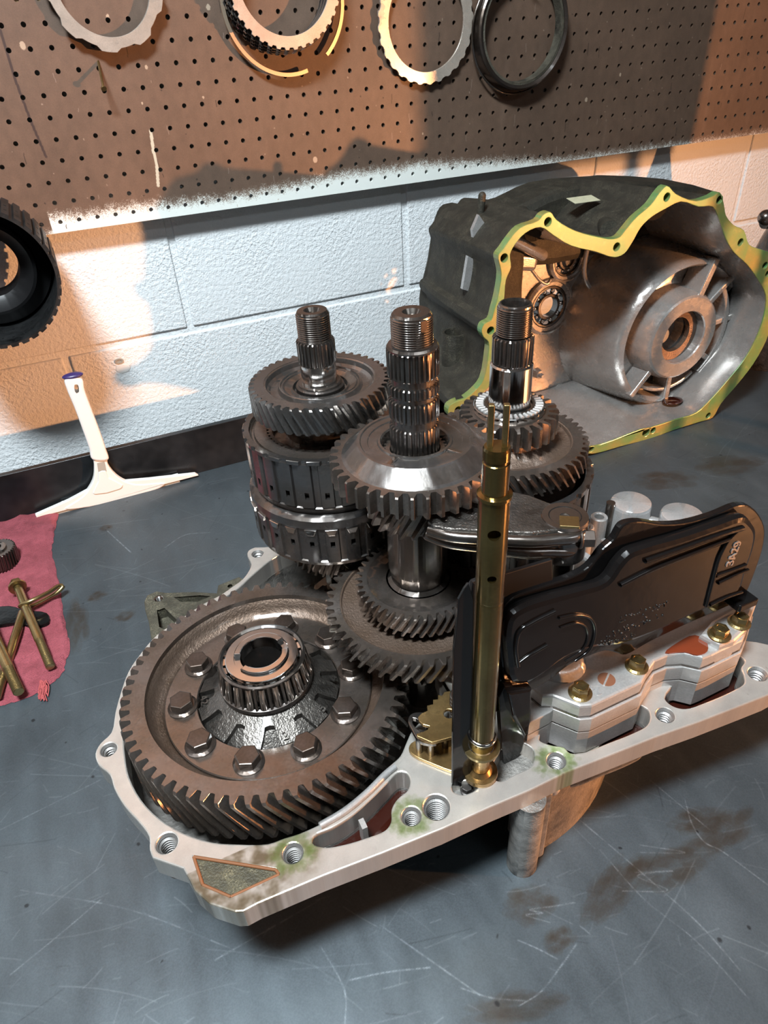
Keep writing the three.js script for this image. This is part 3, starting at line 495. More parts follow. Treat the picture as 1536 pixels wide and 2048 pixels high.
// ------------------------------------------------------------------ final drive gear with differential
{
  const D = [0.0538, 0.7344], t = thing('differential', 'large bolted final drive gear with a tapered bearing, in the housing well', 'gear');
  t.position.set(D[0], 0, D[1]);
  mesh('ring_gear', teeth(66, 0.1185, 0.1098, 0.0985, 0.099, 0.1425, -0.21, { ch: 0.0016, steps: 6, tip: 0.13, root: 0.31 }), M.gear, t);
  mesh('gear_web', lathe([[0.1015, 0.100], [0.1015, 0.1424], [0.0995, 0.1415], [0.096, 0.1305], [0.092, 0.1255], [0.0882, 0.1245], [0.087, 0.1232], [0.087, 0.110], [0.1015, 0.100]], 128, 0.9), M.cast, t, { label: 'sandy brown cast web' });
  mesh('bolt_flange', lathe([[0.0872, 0.107], [0.0866, 0.1248], [0.0858, 0.1255], [0.0605, 0.1255], [0.0598, 0.1245], [0.0595, 0.115], [0.04, 0.107], [0.0872, 0.107]], 128, 0.5), M.gear, t);
  // cast hub with radial ribs
  const hub = teeth(12, 0.0592, 0.044, 0.03, 0.108, 0.1255, 0, { ch: 0.0, steps: 1, tip: 0.22, root: 0.34 });
  { const p = hub.attributes.position; for (let i = 0; i < p.count; i++) { const r = Math.hypot(p.getX(i), p.getZ(i)); if (p.getY(i) > 0.12) p.setY(i, 0.1245 + (0.0592 - r) * 0.55); } hub.computeVertexNormals(); }
  mesh('differential_case', [toCreasedNormals(hub, 0.5), lathe([[0.0592, 0.117], [0.056, 0.1215], [0.044, 0.1275], [0.036, 0.135], [0.0335, 0.139], [0.0335, 0.142], [0.018, 0.142], [0.018, 0.1]], 72, 0.6)], M.castDark, t);
  for (const [s, a, r] of [['2', -0.05, 0.0535], ['42', -1.75, 0.0525], ['4', 1.25, 0.054], ['5', 0.65, 0.053]]) mesh('cast_number', text(s, 0.0065, 0.0022).rotateX(-Math.PI / 2 + 0.35).translate(0, 0.1275, r).rotateY(a), M.castDark, t);
  const R = 0.0715, hb = hexBolt(0.0098, 0.0075, 0.0122, 0.0028);
  const hg = join(hb);
  for (let i = 0; i < 10; i++) { const a = 0.12 + i * Math.PI / 5; const m = mesh('bolt', hg.clone(), M.bolt, t); m.position.set(R * Math.sin(a), 0.1254, R * Math.cos(a)); m.rotation.y = i * 1.7; }
  // tapered roller bearing
  const b = new THREE.Group(); b.name = 'bearing'; t.add(b);
  mesh('inner_race', lathe([[0.0175, 0.138], [0.030, 0.138], [0.0325, 0.1425], [0.0285, 0.1635], [0.0295, 0.1645], [0.0295, 0.167], [0.029, 0.1675], [0.0225, 0.1675], [0.0222, 0.166], [0.0175, 0.166], [0.0175, 0.138]], 72), M.polished, b);
  mesh('cage', [lathe([[0.0358, 0.1395], [0.0388, 0.1395], [0.0388, 0.1432], [0.0368, 0.1440], [0.0358, 0.1395]], 72), lathe([[0.0318, 0.1628], [0.0330, 0.1628], [0.0352, 0.1648], [0.0352, 0.1662], [0.0335, 0.1668], [0.0318, 0.1655], [0.0318, 0.1628]], 72), ...Array.from({ length: 20 }, (_, i) => { const a = (i + 0.5) * Math.PI / 10; return rod(V(0.0374 * Math.sin(a), 0.142, 0.0374 * Math.cos(a)), V(0.0345 * Math.sin(a), 0.165, 0.0345 * Math.cos(a)), 0.0013, 6); })], M.shaft, b);
  for (let i = 0; i < 20; i++) { const a = i * Math.PI / 10; mesh('roller', rod(V(0.0344 * Math.sin(a), 0.1432, 0.0344 * Math.cos(a)), V(0.0317 * Math.sin(a), 0.1632, 0.0317 * Math.cos(a)), 0.0042, 14, 0.0036), M.polished, b); }
  // notched collar inside the race
  mesh('collar', [0.35, 3.6].map(a0 => { const pts = []; for (let k = 0; k <= 20; k++) { const a = a0 + k / 20 * 2.45; pts.push([0.0222 * Math.cos(a), 0.0222 * Math.sin(a)]); } for (let k = 20; k >= 0; k--) { const a = a0 + k / 20 * 2.45; pts.push([0.0166 * Math.cos(a), 0.0166 * Math.sin(a)]); } return extr(pts, [], 0.012, 0.0008).rotateX(-Math.PI / 2).translate(0, 0.158, 0); }), M.polished, t);
  mesh('bore', lathe([[0.0, 0.105], [0.012, 0.105], [0.012, 0.118], [0.0145, 0.12], [0.0145, 0.132], [0.0168, 0.135], [0.0168, 0.159]], 48), M.shaft, t);
}

// ------------------------------------------------------------------ the three gear shafts
const axisOf = (px, py, y) => { const p = U(px, py, y); return p; };
const SL = axisOf(624, 622, 0.397), SC = axisOf(823, 625, 0.427), SR = axisOf(1031, 605, 0.406);
{ // left: clutch drums
  const t = thing('clutch_shaft', 'gear shaft with a wide helical gear above two stacked clutch drums', 'gear shaft'); t.position.set(SL.x, 0, SL.z);
  mesh('threaded_end', [thread(0.0137, 0.3745, 0.3955, 0.0017, 0.0009), lathe([[0.0126, 0.3950], [0.0128, 0.3965], [0.0118, 0.398], [0.0068, 0.398], [0.0052, 0.395], [0.0, 0.394]], 40)], M.shaft, t);
  mesh('spline', [teeth(26, 0.0158, 0.0138, 0.004, 0.354, 0.3745, 0, { ch: 0.0012, steps: 1, tip: 0.17 }), lathe([[0.0135, 0.3745], [0.0128, 0.3752], [0, 0.3755]], 40)], M.shaft, t);
  mesh('journal', lathe([[0.0148, 0.336], [0.0148, 0.3515], [0.0143, 0.353], [0.0143, 0.3545]], 48), M.polished, t);
  mesh('collar', lathe([[0.014, 0.329], [0.0205, 0.329], [0.0205, 0.3345], [0.0195, 0.3358], [0.0185, 0.3358], [0.0185, 0.3372], [0.0172, 0.338], [0.014, 0.338]], 56), M.shaft, t);
  const g = new THREE.Group(); g.name = 'helical_gear'; t.add(g);
  mesh('toothed_rim', teeth(46, 0.0597, 0.0548, 0.047, 0.3165, 0.3395, -0.2, { ch: 0.001, steps: 5, tip: 0.12, root: 0.3 }), M.gearCool, g);
  mesh('gear_web', lathe([[0.0475, 0.316], [0.0472, 0.3393], [0.0455, 0.3385], [0.0445, 0.3345], [0.042, 0.3325], [0.036, 0.3325], [0.0352, 0.3345], [0.0345, 0.3362], [0.0335, 0.3365], [0.0328, 0.335], [0.0318, 0.3348], [0.031, 0.3356], [0.030, 0.3345], [0.0245, 0.332], [0.024, 0.3335], [0.0232, 0.3335], [0.0225, 0.329], [0.014, 0.3285], [0.014, 0.316], [0.0475, 0.316]], 96), M.gearCool, g);
  mesh('gear_hub', lathe([[0.042, 0.318], [0.0425, 0.3085], [0.038, 0.300], [0.034, 0.293], [0.034, 0.27]], 80), M.gear, t);
  const d1 = new THREE.Group(); d1.name = 'clutch_drum'; t.add(d1);
  mesh('drum_wall', drumWall(26, 0.0705, 0.0683, 0.2555, 0.297, [[0.264, 0.2705]]), M.drum, d1);
  mesh('top_lip', [teeth(26, 0.0712, 0.0692, 0.0655, 0.2965, 0.3005, 0, { ch: 0.0004, steps: 1, tip: 0.3, root: 0.4 })], M.drum, d1);
  mesh('plate_pack', lathe([[0.0652, 0.262], [0.0655, 0.297], [0.064, 0.298], [0.0635, 0.2955], [0.062, 0.2955], [0.061, 0.2975], [0.0505, 0.2975], [0.0500, 0.290], [0.034, 0.289]], 90), M.gear, d1);
  mesh('inner_teeth', teeth(56, 0.051, 0.0485, 0.046, 0.288, 0.2968, 0, { ch: 0.0006, steps: 1, tip: 0.2, root: 0.34 }), M.gear, d1);
  mesh('drum_neck', lathe([[0.0665, 0.256], [0.0695, 0.254], [0.0685, 0.2505], [0.066, 0.249], [0.066, 0.2465], [0.0715, 0.2455], [0.0735, 0.2435], [0.0738, 0.236]], 90, 0.7), M.drum, t);
  const d2 = new THREE.Group(); d2.name = 'clutch_drum'; t.add(d2);
  mesh('drum_wall', drumWall(26, 0.0738, 0.0722, 0.200, 0.2365, [[0.2165, 0.2225]]), M.drum, d2);
  mesh('drum_base', lathe([[0.0, 0.196], [0.068, 0.1945], [0.0725, 0.1965], [0.0735, 0.2005], [0.07, 0.203]], 90), M.drum, d2);
  const pad = extr([[-0.0052, 0], [-0.0030, -0.0058], [0.0030, -0.0058], [0.0052, 0]], [], 0.0022, 0.0006).translate(0, 0, -0.0006);
  for (let i = 0; i < 26; i++) { const m = mesh('pressed_pad', pad.clone(), M.polished, d2); const a = (i + 0.5) * 2 * Math.PI / 26; m.rotation.y = a; m.position.set(0.0735 * Math.sin(a), 0.2355, 0.0735 * Math.cos(a)); }
  mesh('lower_gear', teeth(36, 0.046, 0.041, 0.016, 0.158, 0.186, 0.24, { steps: 4 }), M.gear, t);
  mesh('shaft', lathe([[0, 0.056], [0.016, 0.056], [0.016, 0.196]], 36), M.shaft, t);
}
{ // centre: long splined shaft
  const t = thing('splined_shaft', 'tall stepped spline shaft carrying a coned spur gear between the other shafts', 'gear shaft'); t.position.set(SC.x, 0, SC.z);
  const th = mesh('threaded_end', [thread(0.0142, 0.4062, 0.425, 0.0016, 0.0008), lathe([[0.0135, 0.4245], [0.0133, 0.4262], [0.0120, 0.4278], [0.0062, 0.4278], [0.0045, 0.4245], [0, 0.424]], 44)], M.shaft, t);
  const kd = V(0.25, 0, 0.97); mesh('thread_notch', box(-0.0022, 0.0022, 0.4185, 0.4255, 0.0132, 0.01465).rotateY(0.1), M.bolt, t, { label: 'staked notch in the thread' });
  for (const [a, b] of [[0.3845, 0.4045], [0.3715, 0.3795], [0.3535, 0.3682], [0.318, 0.3482]]) mesh('spline', teeth(30, 0.01785, 0.0158, 0.004, a, b, 0, { ch: 0.0011, steps: 1, tip: 0.16, root: 0.33 }), M.shaft, t);
  mesh('shaft', lathe([[0, 0.056], [0.016, 0.056], [0.016, 0.35], [0.0157, 0.36], [0.0157, 0.4035], [0.0172, 0.4035], [0.0175, 0.405], [0.0165, 0.4066], [0.0135, 0.4068]], 48), M.shaft, t);
  const g = new THREE.Group(); g.name = 'coned_gear'; t.add(g);
  mesh('toothed_rim', teeth(38, 0.0632, 0.0566, 0.05, 0.3065, 0.3245, 0, { ch: 0.001, steps: 1, tip: 0.1, root: 0.3 }), M.gear, g);
  mesh('cone', lathe([[0.0535, 0.307], [0.0545, 0.3242], [0.0525, 0.3252], [0.0515, 0.3258], [0.0435, 0.3340], [0.0422, 0.3348], [0.0400, 0.3350], [0.0392, 0.3342], [0.0345, 0.3338], [0.034, 0.333], [0.0275, 0.3328], [0.0268, 0.3340], [0.0252, 0.3342], [0.0242, 0.333], [0.0238, 0.318], [0.021, 0.316]], 110, 0.45), M.gearCool, g);
  for (const a of [-0.95, 2.35, 0.55]) mesh('wear_pad', box(-0.002, 0.002, 0.3328, 0.3342, 0.0275, 0.0395, 0.0006).rotateY(a), M.polished, g);
  mesh('dog_ring', teeth(30, 0.0238, 0.0215, 0.0185, 0.318, 0.327, 0, { steps: 1, ch: 0.0004 }), M.gear, g);
  mesh('pinion', teeth(24, 0.0385, 0.0325, 0.02, 0.270, 0.304, 0.5, { ch: 0.001, steps: 6 }), M.gear, t);
  mesh('sleeve', lathe([[0.0238, 0.271], [0.0242, 0.218], [0.0225, 0.2165], [0.0225, 0.206], [0.0255, 0.2035], [0.027, 0.2035]], 64), M.shaft, t);
  const s = new THREE.Group(); s.name = 'upper_helical_gear'; t.add(s);
  mesh('toothed_rim', teeth(43, 0.0525, 0.0466, 0.043, 0.1845, 0.2045, 0.22, { ch: 0.001, steps: 4 }), M.gear, s);
  mesh('gear_web', lathe([[0.0435, 0.1845], [0.0432, 0.2044], [0.0405, 0.2025], [0.034, 0.2015], [0.027, 0.2035], [0.024, 0.2035], [0.024, 0.184], [0.0435, 0.1845]], 90, 0.7), M.gear, s);
  const b = new THREE.Group(); b.name = 'lower_helical_gear'; t.add(b);
  mesh('toothed_rim', teeth(50, 0.0795, 0.0726, 0.0675, 0.1625, 0.1825, 0.16, { ch: 0.001, steps: 4 }), M.gear, b);
  mesh('gear_web', lathe([[0.0682, 0.1625], [0.068, 0.1823], [0.0662, 0.1818], [0.0655, 0.1795], [0.055, 0.1778], [0.02, 0.1778], [0.02, 0.163], [0.0682, 0.1625]], 100, 0.5), M.cast, b);
  mesh('final_pinion', teeth(16, 0.0315, 0.0245, 0.016, 0.104, 0.158, 0.6, { steps: 5 }), M.gear, t);
}
{ // right: needle bearing over a spur gear
  const t = thing('hollow_shaft', 'hollow threaded shaft with a needle thrust bearing over a spur gear, by the fork', 'gear shaft'); t.position.set(SR.x, 0, SR.z);
  mesh('threaded_end', [thread(0.0136, 0.382, 0.4035, 0.0017, 0.0009), lathe([[0.0127, 0.403], [0.0125, 0.405], [0.0116, 0.406], [0.0105, 0.406], [0.0098, 0.404], [0.0095, 0.385], [0, 0.384]], 44)], M.shaft, t);
  mesh('spline', [teeth(26, 0.0160, 0.0140, 0.004, 0.3595, 0.3815, 0, { ch: 0.0013, steps: 1, tip: 0.16, root: 0.34 })], M.shaft, t);
  mesh('journal', lathe([[0.0168, 0.300], [0.0168, 0.3578], [0.0155, 0.3592], [0.014, 0.3597]], 64), M.polished, t);
  const b = new THREE.Group(); b.name = 'thrust_bearing'; t.add(b);
  mesh('race', lathe([[0.0175, 0.3175], [0.0285, 0.3175], [0.029, 0.3185], [0.029, 0.3228], [0.0283, 0.3235], [0.0277, 0.3235], [0.0275, 0.3222], [0.0205, 0.3222], [0.0203, 0.3238], [0.0185, 0.3240], [0.0182, 0.322], [0.0172, 0.322]], 80), M.polished, b);
  for (let i = 0; i < 36; i++) { const a = i * Math.PI / 18; mesh('needle', rod(V(0.0212 * Math.sin(a), 0.3232, 0.0212 * Math.cos(a)), V(0.0270 * Math.sin(a), 0.3232, 0.0270 * Math.cos(a)), 0.0014, 8), M.aluBright, b); }
  mesh('spur_gear', teeth(26, 0.0402, 0.0318, 0.02, 0.2995, 0.318, 0, { ch: 0.0012, steps: 1, tip: 0.13, root: 0.3, phase: 0.1 }), M.gear, t);
  mesh('gear_hub', lathe([[0.029, 0.303], [0.029, 0.296], [0.031, 0.2935], [0.037, 0.2905], [0.045, 0.2885]], 72, 0.8), M.cast, t);
  const g = new THREE.Group(); g.name = 'helical_gear'; t.add(g);
  mesh('toothed_rim', teeth(50, 0.0668, 0.0612, 0.0535, 0.2735, 0.2925, -0.2, { ch: 0.001, steps: 4, tip: 0.12 }), M.gear, g);
  mesh('gear_web', lathe([[0.0545, 0.2735], [0.054, 0.2923], [0.0525, 0.2917], [0.0515, 0.2895], [0.048, 0.2885], [0.036, 0.2885], [0.018, 0.29], [0.018, 0.274], [0.0545, 0.2735]], 96, 0.5), M.cast, g);
  const d = new THREE.Group(); d.name = 'clutch_drum'; t.add(d);
  mesh('drum_wall', drumWall(28, 0.0728, 0.0708, 0.195, 0.262, [[0.225, 0.231]]), M.drum, d);
  mesh('top_lip', [teeth(28, 0.0735, 0.0712, 0.0675, 0.2615, 0.2662, 0, { ch: 0.0004, steps: 1, tip: 0.3, root: 0.4 })], M.drum, d);
  mesh('snap_ring', new THREE.TorusGeometry(0.0678, 0.0011, 8, 90).rotateX(Math.PI / 2).translate(0, 0.2645, 0), M.polished, d);
  mesh('drum_core', lathe([[0, 0.196], [0.0705, 0.1955], [0.0705, 0.199], [0.06, 0.202], [0.06, 0.258], [0.0, 0.258]], 80), M.drum, d);
  mesh('shaft', lathe([[0, 0.056], [0.016, 0.056], [0.016, 0.197]], 36), M.shaft, t);
  mesh('lower_gear', teeth(34, 0.05, 0.045, 0.016, 0.15, 0.175, -0.2, { steps: 4 }), M.gear, t);
}

// ------------------------------------------------------------------ shift rod, sector plate and bracket
const TB = U(960, 1546, HF);
{
  const t = thing('shift_rod', 'tall brass coloured shift rod standing on the joint face', 'rod'); t.position.set(TB.x, 0, TB.z);
  const y0 = 0.1165;
  const stock = lathe([[0, 0.15], [0.0088, 0.15], [0.0088, 0.292], [0.0086, 0.2925], [0.0086, 0.2935], [0.0088, 0.294], [0.0088, 0.3665], [0.0086, 0.3672], [0.0098, 0.3675], [0.0098, 0.3695], [0.0088, 0.37], [0.0074, 0.3705], [0.0074, 0.389], [0.0068, 0.3895], [0.0068, 0.391], [0.0074, 0.3915], [0.0074, 0.397], [0.0068, 0.3985], [0, 0.3985]], 40);
  const face = Math.atan2(CAM.x - TB.x, CAM.z - TB.z) + 0.12, ev = new Evaluator(); ev.attributes = ['position', 'normal']; ev.useGroups = false;
  let br = new Brush(stock); br.updateMatrixWorld();
  for (const [y, r] of [[0.3465, 0.0037], [0.3145, 0.0027]]) { const h = new Brush(new THREE.CylinderGeometry(r, r, 0.014, 20).rotateX(Math.PI / 2).translate(0, y, 0.0088).rotateY(face)); h.updateMatrixWorld(); br = ev.evaluate(br, h, SUBTRACTION); br.updateMatrixWorld(); }
  mesh('tube', br.geometry, M.olive, t);
  for (const s of [-1, 1]) mesh('prong', box(-0.0018, 0.0018, 0.3975, 0.4225, s * 0.0038 - 0.0016, s * 0.0038 + 0.0016, 0.0007).rotateY(1.1), M.zinc, t);
  mesh('lower_stem', lathe([[0.0066, y0], [0.0066, 0.152], [0, 0.152]], 32), M.gold, t);
  mesh('clip_ring', new THREE.TorusGeometry(0.0088, 0.0016, 10, 40).rotateX(Math.PI / 2).rotateZ(-0.1).translate(0, 0.160, 0), M.polished, t, { label: 'bright retaining clip' });
  mesh('washer', [lathe([[0.0092, 0.1465], [0.0135, 0.1465], [0.0135, 0.149], [0.0092, 0.149], [0.0092, 0.1465]], 36)], M.zinc, t);
  mesh('foot_flange', lathe([[0.006, 0.115], [0.0128, 0.115], [0.0132, 0.1165], [0.0128, 0.119], [0.009, 0.1195], [0.0068, 0.123]], 40), M.gold, t);
}
{
  const t = thing('detent_sector', 'golden toothed sector plate and base plate beside the shift rod', 'sector plate');
  const y = 0.1465, sec = UP([[908, 1381], [889, 1383], [884, 1391], [876, 1389], [876, 1398], [866, 1399], [866, 1408], [854, 1411], [855, 1421], [843, 1426], [836, 1434], [838, 1442], [846, 1449], [858, 1452], [855, 1459], [846, 1463], [833, 1467], [834, 1472], [864, 1485], [905, 1474], [948, 1462], [950, 1420], [930, 1390]], y);
  const hl = U(898, 1427, y);
  mesh('sector', slab(sec, y - 0.003, y, { holes: [circle(hl.x, hl.z, 0.0042, 20)], bev: 0.0005 }), M.gold, t);
  const by = 0.1185, base = smooth(UP([[822, 1486], [818, 1500], [830, 1512], [856, 1524], [905, 1543], [955, 1556], [975, 1530], [940, 1490], [870, 1470]], by), 3);
  mesh('base_plate', slab(base, HF, by, { bev: 0.0006 }), M.gold, t);
  const ly = 0.138, lev = smooth(UP([[822, 1428], [816, 1440], [824, 1460], [840, 1482], [872, 1486], [880, 1450], [862, 1428], [838, 1424]], ly), 4), slot = smooth(UP([[826, 1436], [824, 1443], [838, 1460], [852, 1458], [846, 1446]], ly), 3);
  mesh('slotted_lever', slab(lev, ly - 0.004, ly, { holes: [slot], bev: 0.0006 }), M.shaft, t, { label: 'grey slotted lever' });
  for (const [a, b] of [[838, 1470], [862, 1476], [890, 1460]]) { const p = U(a, b, ly); mesh('pin', cyl(0.0028, by, ly - 0.003, 16).translate(p.x, 0, p.z), M.shaft, t); }
  const sp = U(915, 1405, 0.15), coil = []; for (let k = 0; k <= 120; k++) { const a = k / 120 * 6.2832 * 7; coil.push(V(sp.x + 0.0052 * Math.cos(a), 0.13 + k / 120 * 0.03, sp.z + 0.0052 * Math.sin(a))); }
  mesh('spring', tube(coil, 0.0011, 260, 6), M.shaft, t);
  const c0 = U(872, 1352, 0.128), c1 = U(905, 1335, 0.128);
  mesh('arm', [rod(U(885, 1362, 0.132), U(905, 1395, 0.147), 0.0014)], M.shaft, t);
}
{
  const a = U(888, 1345, 0.13), t = thing('sensor_bracket', 'small bright aluminium bracket between the sector plate and the gears', 'bracket');
  mesh('body', slab(UP([[870, 1352], [875, 1348], [893, 1354], [905, 1346], [905, 1366], [890, 1362], [884, 1374], [879, 1376]], 0.135), 0.12, 0.135, { bev: 0.001 }), M.aluBright, t);
  mesh('boss', cyl(0.006, 0.118, 0.139, 20).translate(U(905, 1345, 0.135).x, 0, U(905, 1345, 0.135).z), M.aluBright, t);
  mesh('stem', rod(V(a.x, 0.056, a.z), V(a.x, 0.121, a.z), 0.005), M.aluCast, t);
}
{ // black bent baffle behind the shift rod
  const z = 0.872, t = thing('oil_baffle', 'flat black bent baffle plate standing behind the brass coloured rod', 'baffle');
  const bx = U(908, 1572, 0.108).x, zf = U(925, 1572, 0.108).z;
  const stripL = W(905, 1572, zf), stripR = W(945, 1572, zf), topL = W(925, 1200, zf);
  mesh('front_strip', panel(WP([[905, 1572], [945, 1575], [946, 1400], [948, 1200], [938, 1168], [930, 1178], [918, 1200], [908, 1300]], zf), zf - 0.0025, zf, { bev: 0.0006 }), M.black, t);
  const s = W(946, 1500, zf), zb = zf - 0.016;
  mesh('side_strip', panel(WP([[940, 1560], [985, 1500], [985, 1195], [945, 1165], [940, 1200]], zf - 0.012), zf - 0.0145, zf - 0.012), M.blackDull, t);
  mesh('back_plate', panel(WP([[935, 1180], [945, 1164], [960, 1158], [1010, 1148], [1104, 1120], [1106, 1165], [1060, 1185], [1020, 1215], [1005, 1260], [1000, 1420], [960, 1440]], zb), zb - 0.003, zb, { bev: 0.0006 }), M.blackDull, t);
  const p = U(930, 1560, HF); mesh('foot_nut', join(hexBolt(0.004, 0.004, 0.005, 0.001)).translate(p.x, 0.106, p.z + 0.003), M.dark, t);
}
{ // black oil strainer: shallow pressed box standing on the valve body
  const z = 0.874, t = thing('oil_strainer', 'glossy black pressed oil strainer with embossed ribs above the valve body', 'oil strainer');
  const out = smooth(WP([[1012, 1376], [1004, 1330], [999, 1262], [1005, 1222], [1028, 1196], [1080, 1176], [1140, 1156], [1178, 1135], [1206, 1100], [1228, 1080], [1246, 1052], [1275, 1043], [1325, 1049], [1372, 1046], [1430, 1030], [1478, 1011], [1503, 1014], [1529, 1052], [1527, 1092], [1512, 1140], [1494, 1184], [1484, 1198], [1440, 1220], [1380, 1246], [1300, 1284], [1252, 1310], [1232, 1306], [1210, 1302], [1180, 1312], [1140, 1330], [1100, 1360], [1070, 1378], [1040, 1384]], z - 0.010), 4);
  mesh('rim_flange', panel(out, z - 0.016, z - 0.010, { bev: 0.0012 }), M.black, t);
  const c = out.reduce((s, p) => [s[0] + p[0] / out.length, s[1] + p[1] / out.length], [0, 0]);
  const body = smooth(WP([[1024, 1366], [1014, 1310], [1012, 1268], [1022, 1236], [1050, 1216], [1110, 1196], [1170, 1180], [1215, 1164], [1240, 1130], [1262, 1108], [1300, 1094], [1370, 1074], [1440, 1050], [1490, 1034], [1506, 1044], [1516, 1064], [1510, 1100], [1496, 1140], [1484, 1178], [1470, 1194], [1400, 1226], [1300, 1272], [1240, 1292], [1180, 1300], [1130, 1320], [1090, 1350], [1060, 1368], [1040, 1372]], z), 4);
  mesh('body', panel(body, z - 0.0105, z, { bev: 0.0045 }), M.black, t);
  const Wn = (a, b) => W(a, b, z + 0.0005);
  const ridge = (nm, pts, r) => mesh(nm, tube(pts.map(([a, b]) => Wn(a, b)), r, 40, 8), M.black, t);
  ridge('rib', [[1290, 1122], [1360, 1098], [1440, 1070], [1486, 1056]], 0.002); ridge('rib', [[1240, 1170], [1300, 1140], [1380, 1108], [1458, 1078]], 0.002);
  ridge('rib', [[1412, 1212], [1428, 1150], [1440, 1110], [1458, 1078], [1474, 1062]], 0.0016); ridge('rib', [[1436, 1166], [1470, 1150], [1496, 1140]], 0.0016); ridge('rib', [[1432, 1152], [1466, 1140], [1492, 1130]], 0.0014); ridge('rib', [[1420, 1210], [1450, 1196], [1484, 1184]], 0.0014);
  ridge('rib', [[1118, 1236], [1150, 1230], [1180, 1236], [1190, 1262], [1178, 1300], [1150, 1322]], 0.0012); ridge('rib', [[1120, 1255], [1150, 1246], [1170, 1252], [1176, 1272], [1166, 1298], [1130, 1322]], 0.0008);
  ridge('rib', [[1036, 1332], [1032, 1290], [1040, 1262], [1066, 1244], [1110, 1222]], 0.0016); ridge('rib', [[1038, 1326], [1060, 1310], [1094, 1290]], 0.0014);
  const n = Wn(1467, 1108), n2 = Wn(1476, 1085), dir = Math.atan2(Wn(1478, 1082).y - Wn(1458, 1136).y, Wn(1478, 1082).x - Wn(1458, 1136).x);
  mesh('embossed_number', text('3A29', 0.0074, 0.0012).rotateZ(dir).translate(n.x, n.y, z - 0.0004), std(C3(0.25, 0.22, 0.2), 0.4, 0.35), t, { label: 'pale embossed characters 3A29' });
  seed = 55; const dots = [];
  for (let k = 0; k < 95; k++) { const r = k % 3, u = rnd(), a = r === 0 ? [1240 + u * 95, 1240 - u * 32] : r === 1 ? [1208 + u * 120, 1276 - u * 50] : [1200 + u * 70, 1290 - u * 20], p = Wn(a[0], a[1] + (rnd() - 0.5) * 12); dots.push(new THREE.SphereGeometry(0.0006 + rnd() * 0.0006, 6, 4).translate(p.x, p.y, z)); }
  mesh('stamped_dots', dots, M.black, t, { kind: 'stuff' });
  for (const pts of [[[998, 1395], [1006, 1520], [1012, 1548], [1044, 1503], [1052, 1470], [1058, 1400], [1060, 1372], [1010, 1372]]]) mesh('leg', panel(WP(pts, z - 0.004), z - 0.010, z - 0.004, { bev: 0.001 }), M.black, t);
  mesh('leg_fold', panel(WP([[1062, 1375], [1060, 1440], [1048, 1470], [1024, 1430], [1014, 1384]], z), z - 0.006, z + 0.002, { bev: 0.002 }), M.black, t);
  const f = W(1500, 1190, z); mesh('end_tab', box(f.x - 0.013, f.x + 0.008, f.y - 0.012, f.y - 0.004, z - 0.014, z + 0.004, 0.002), M.black, t);
}

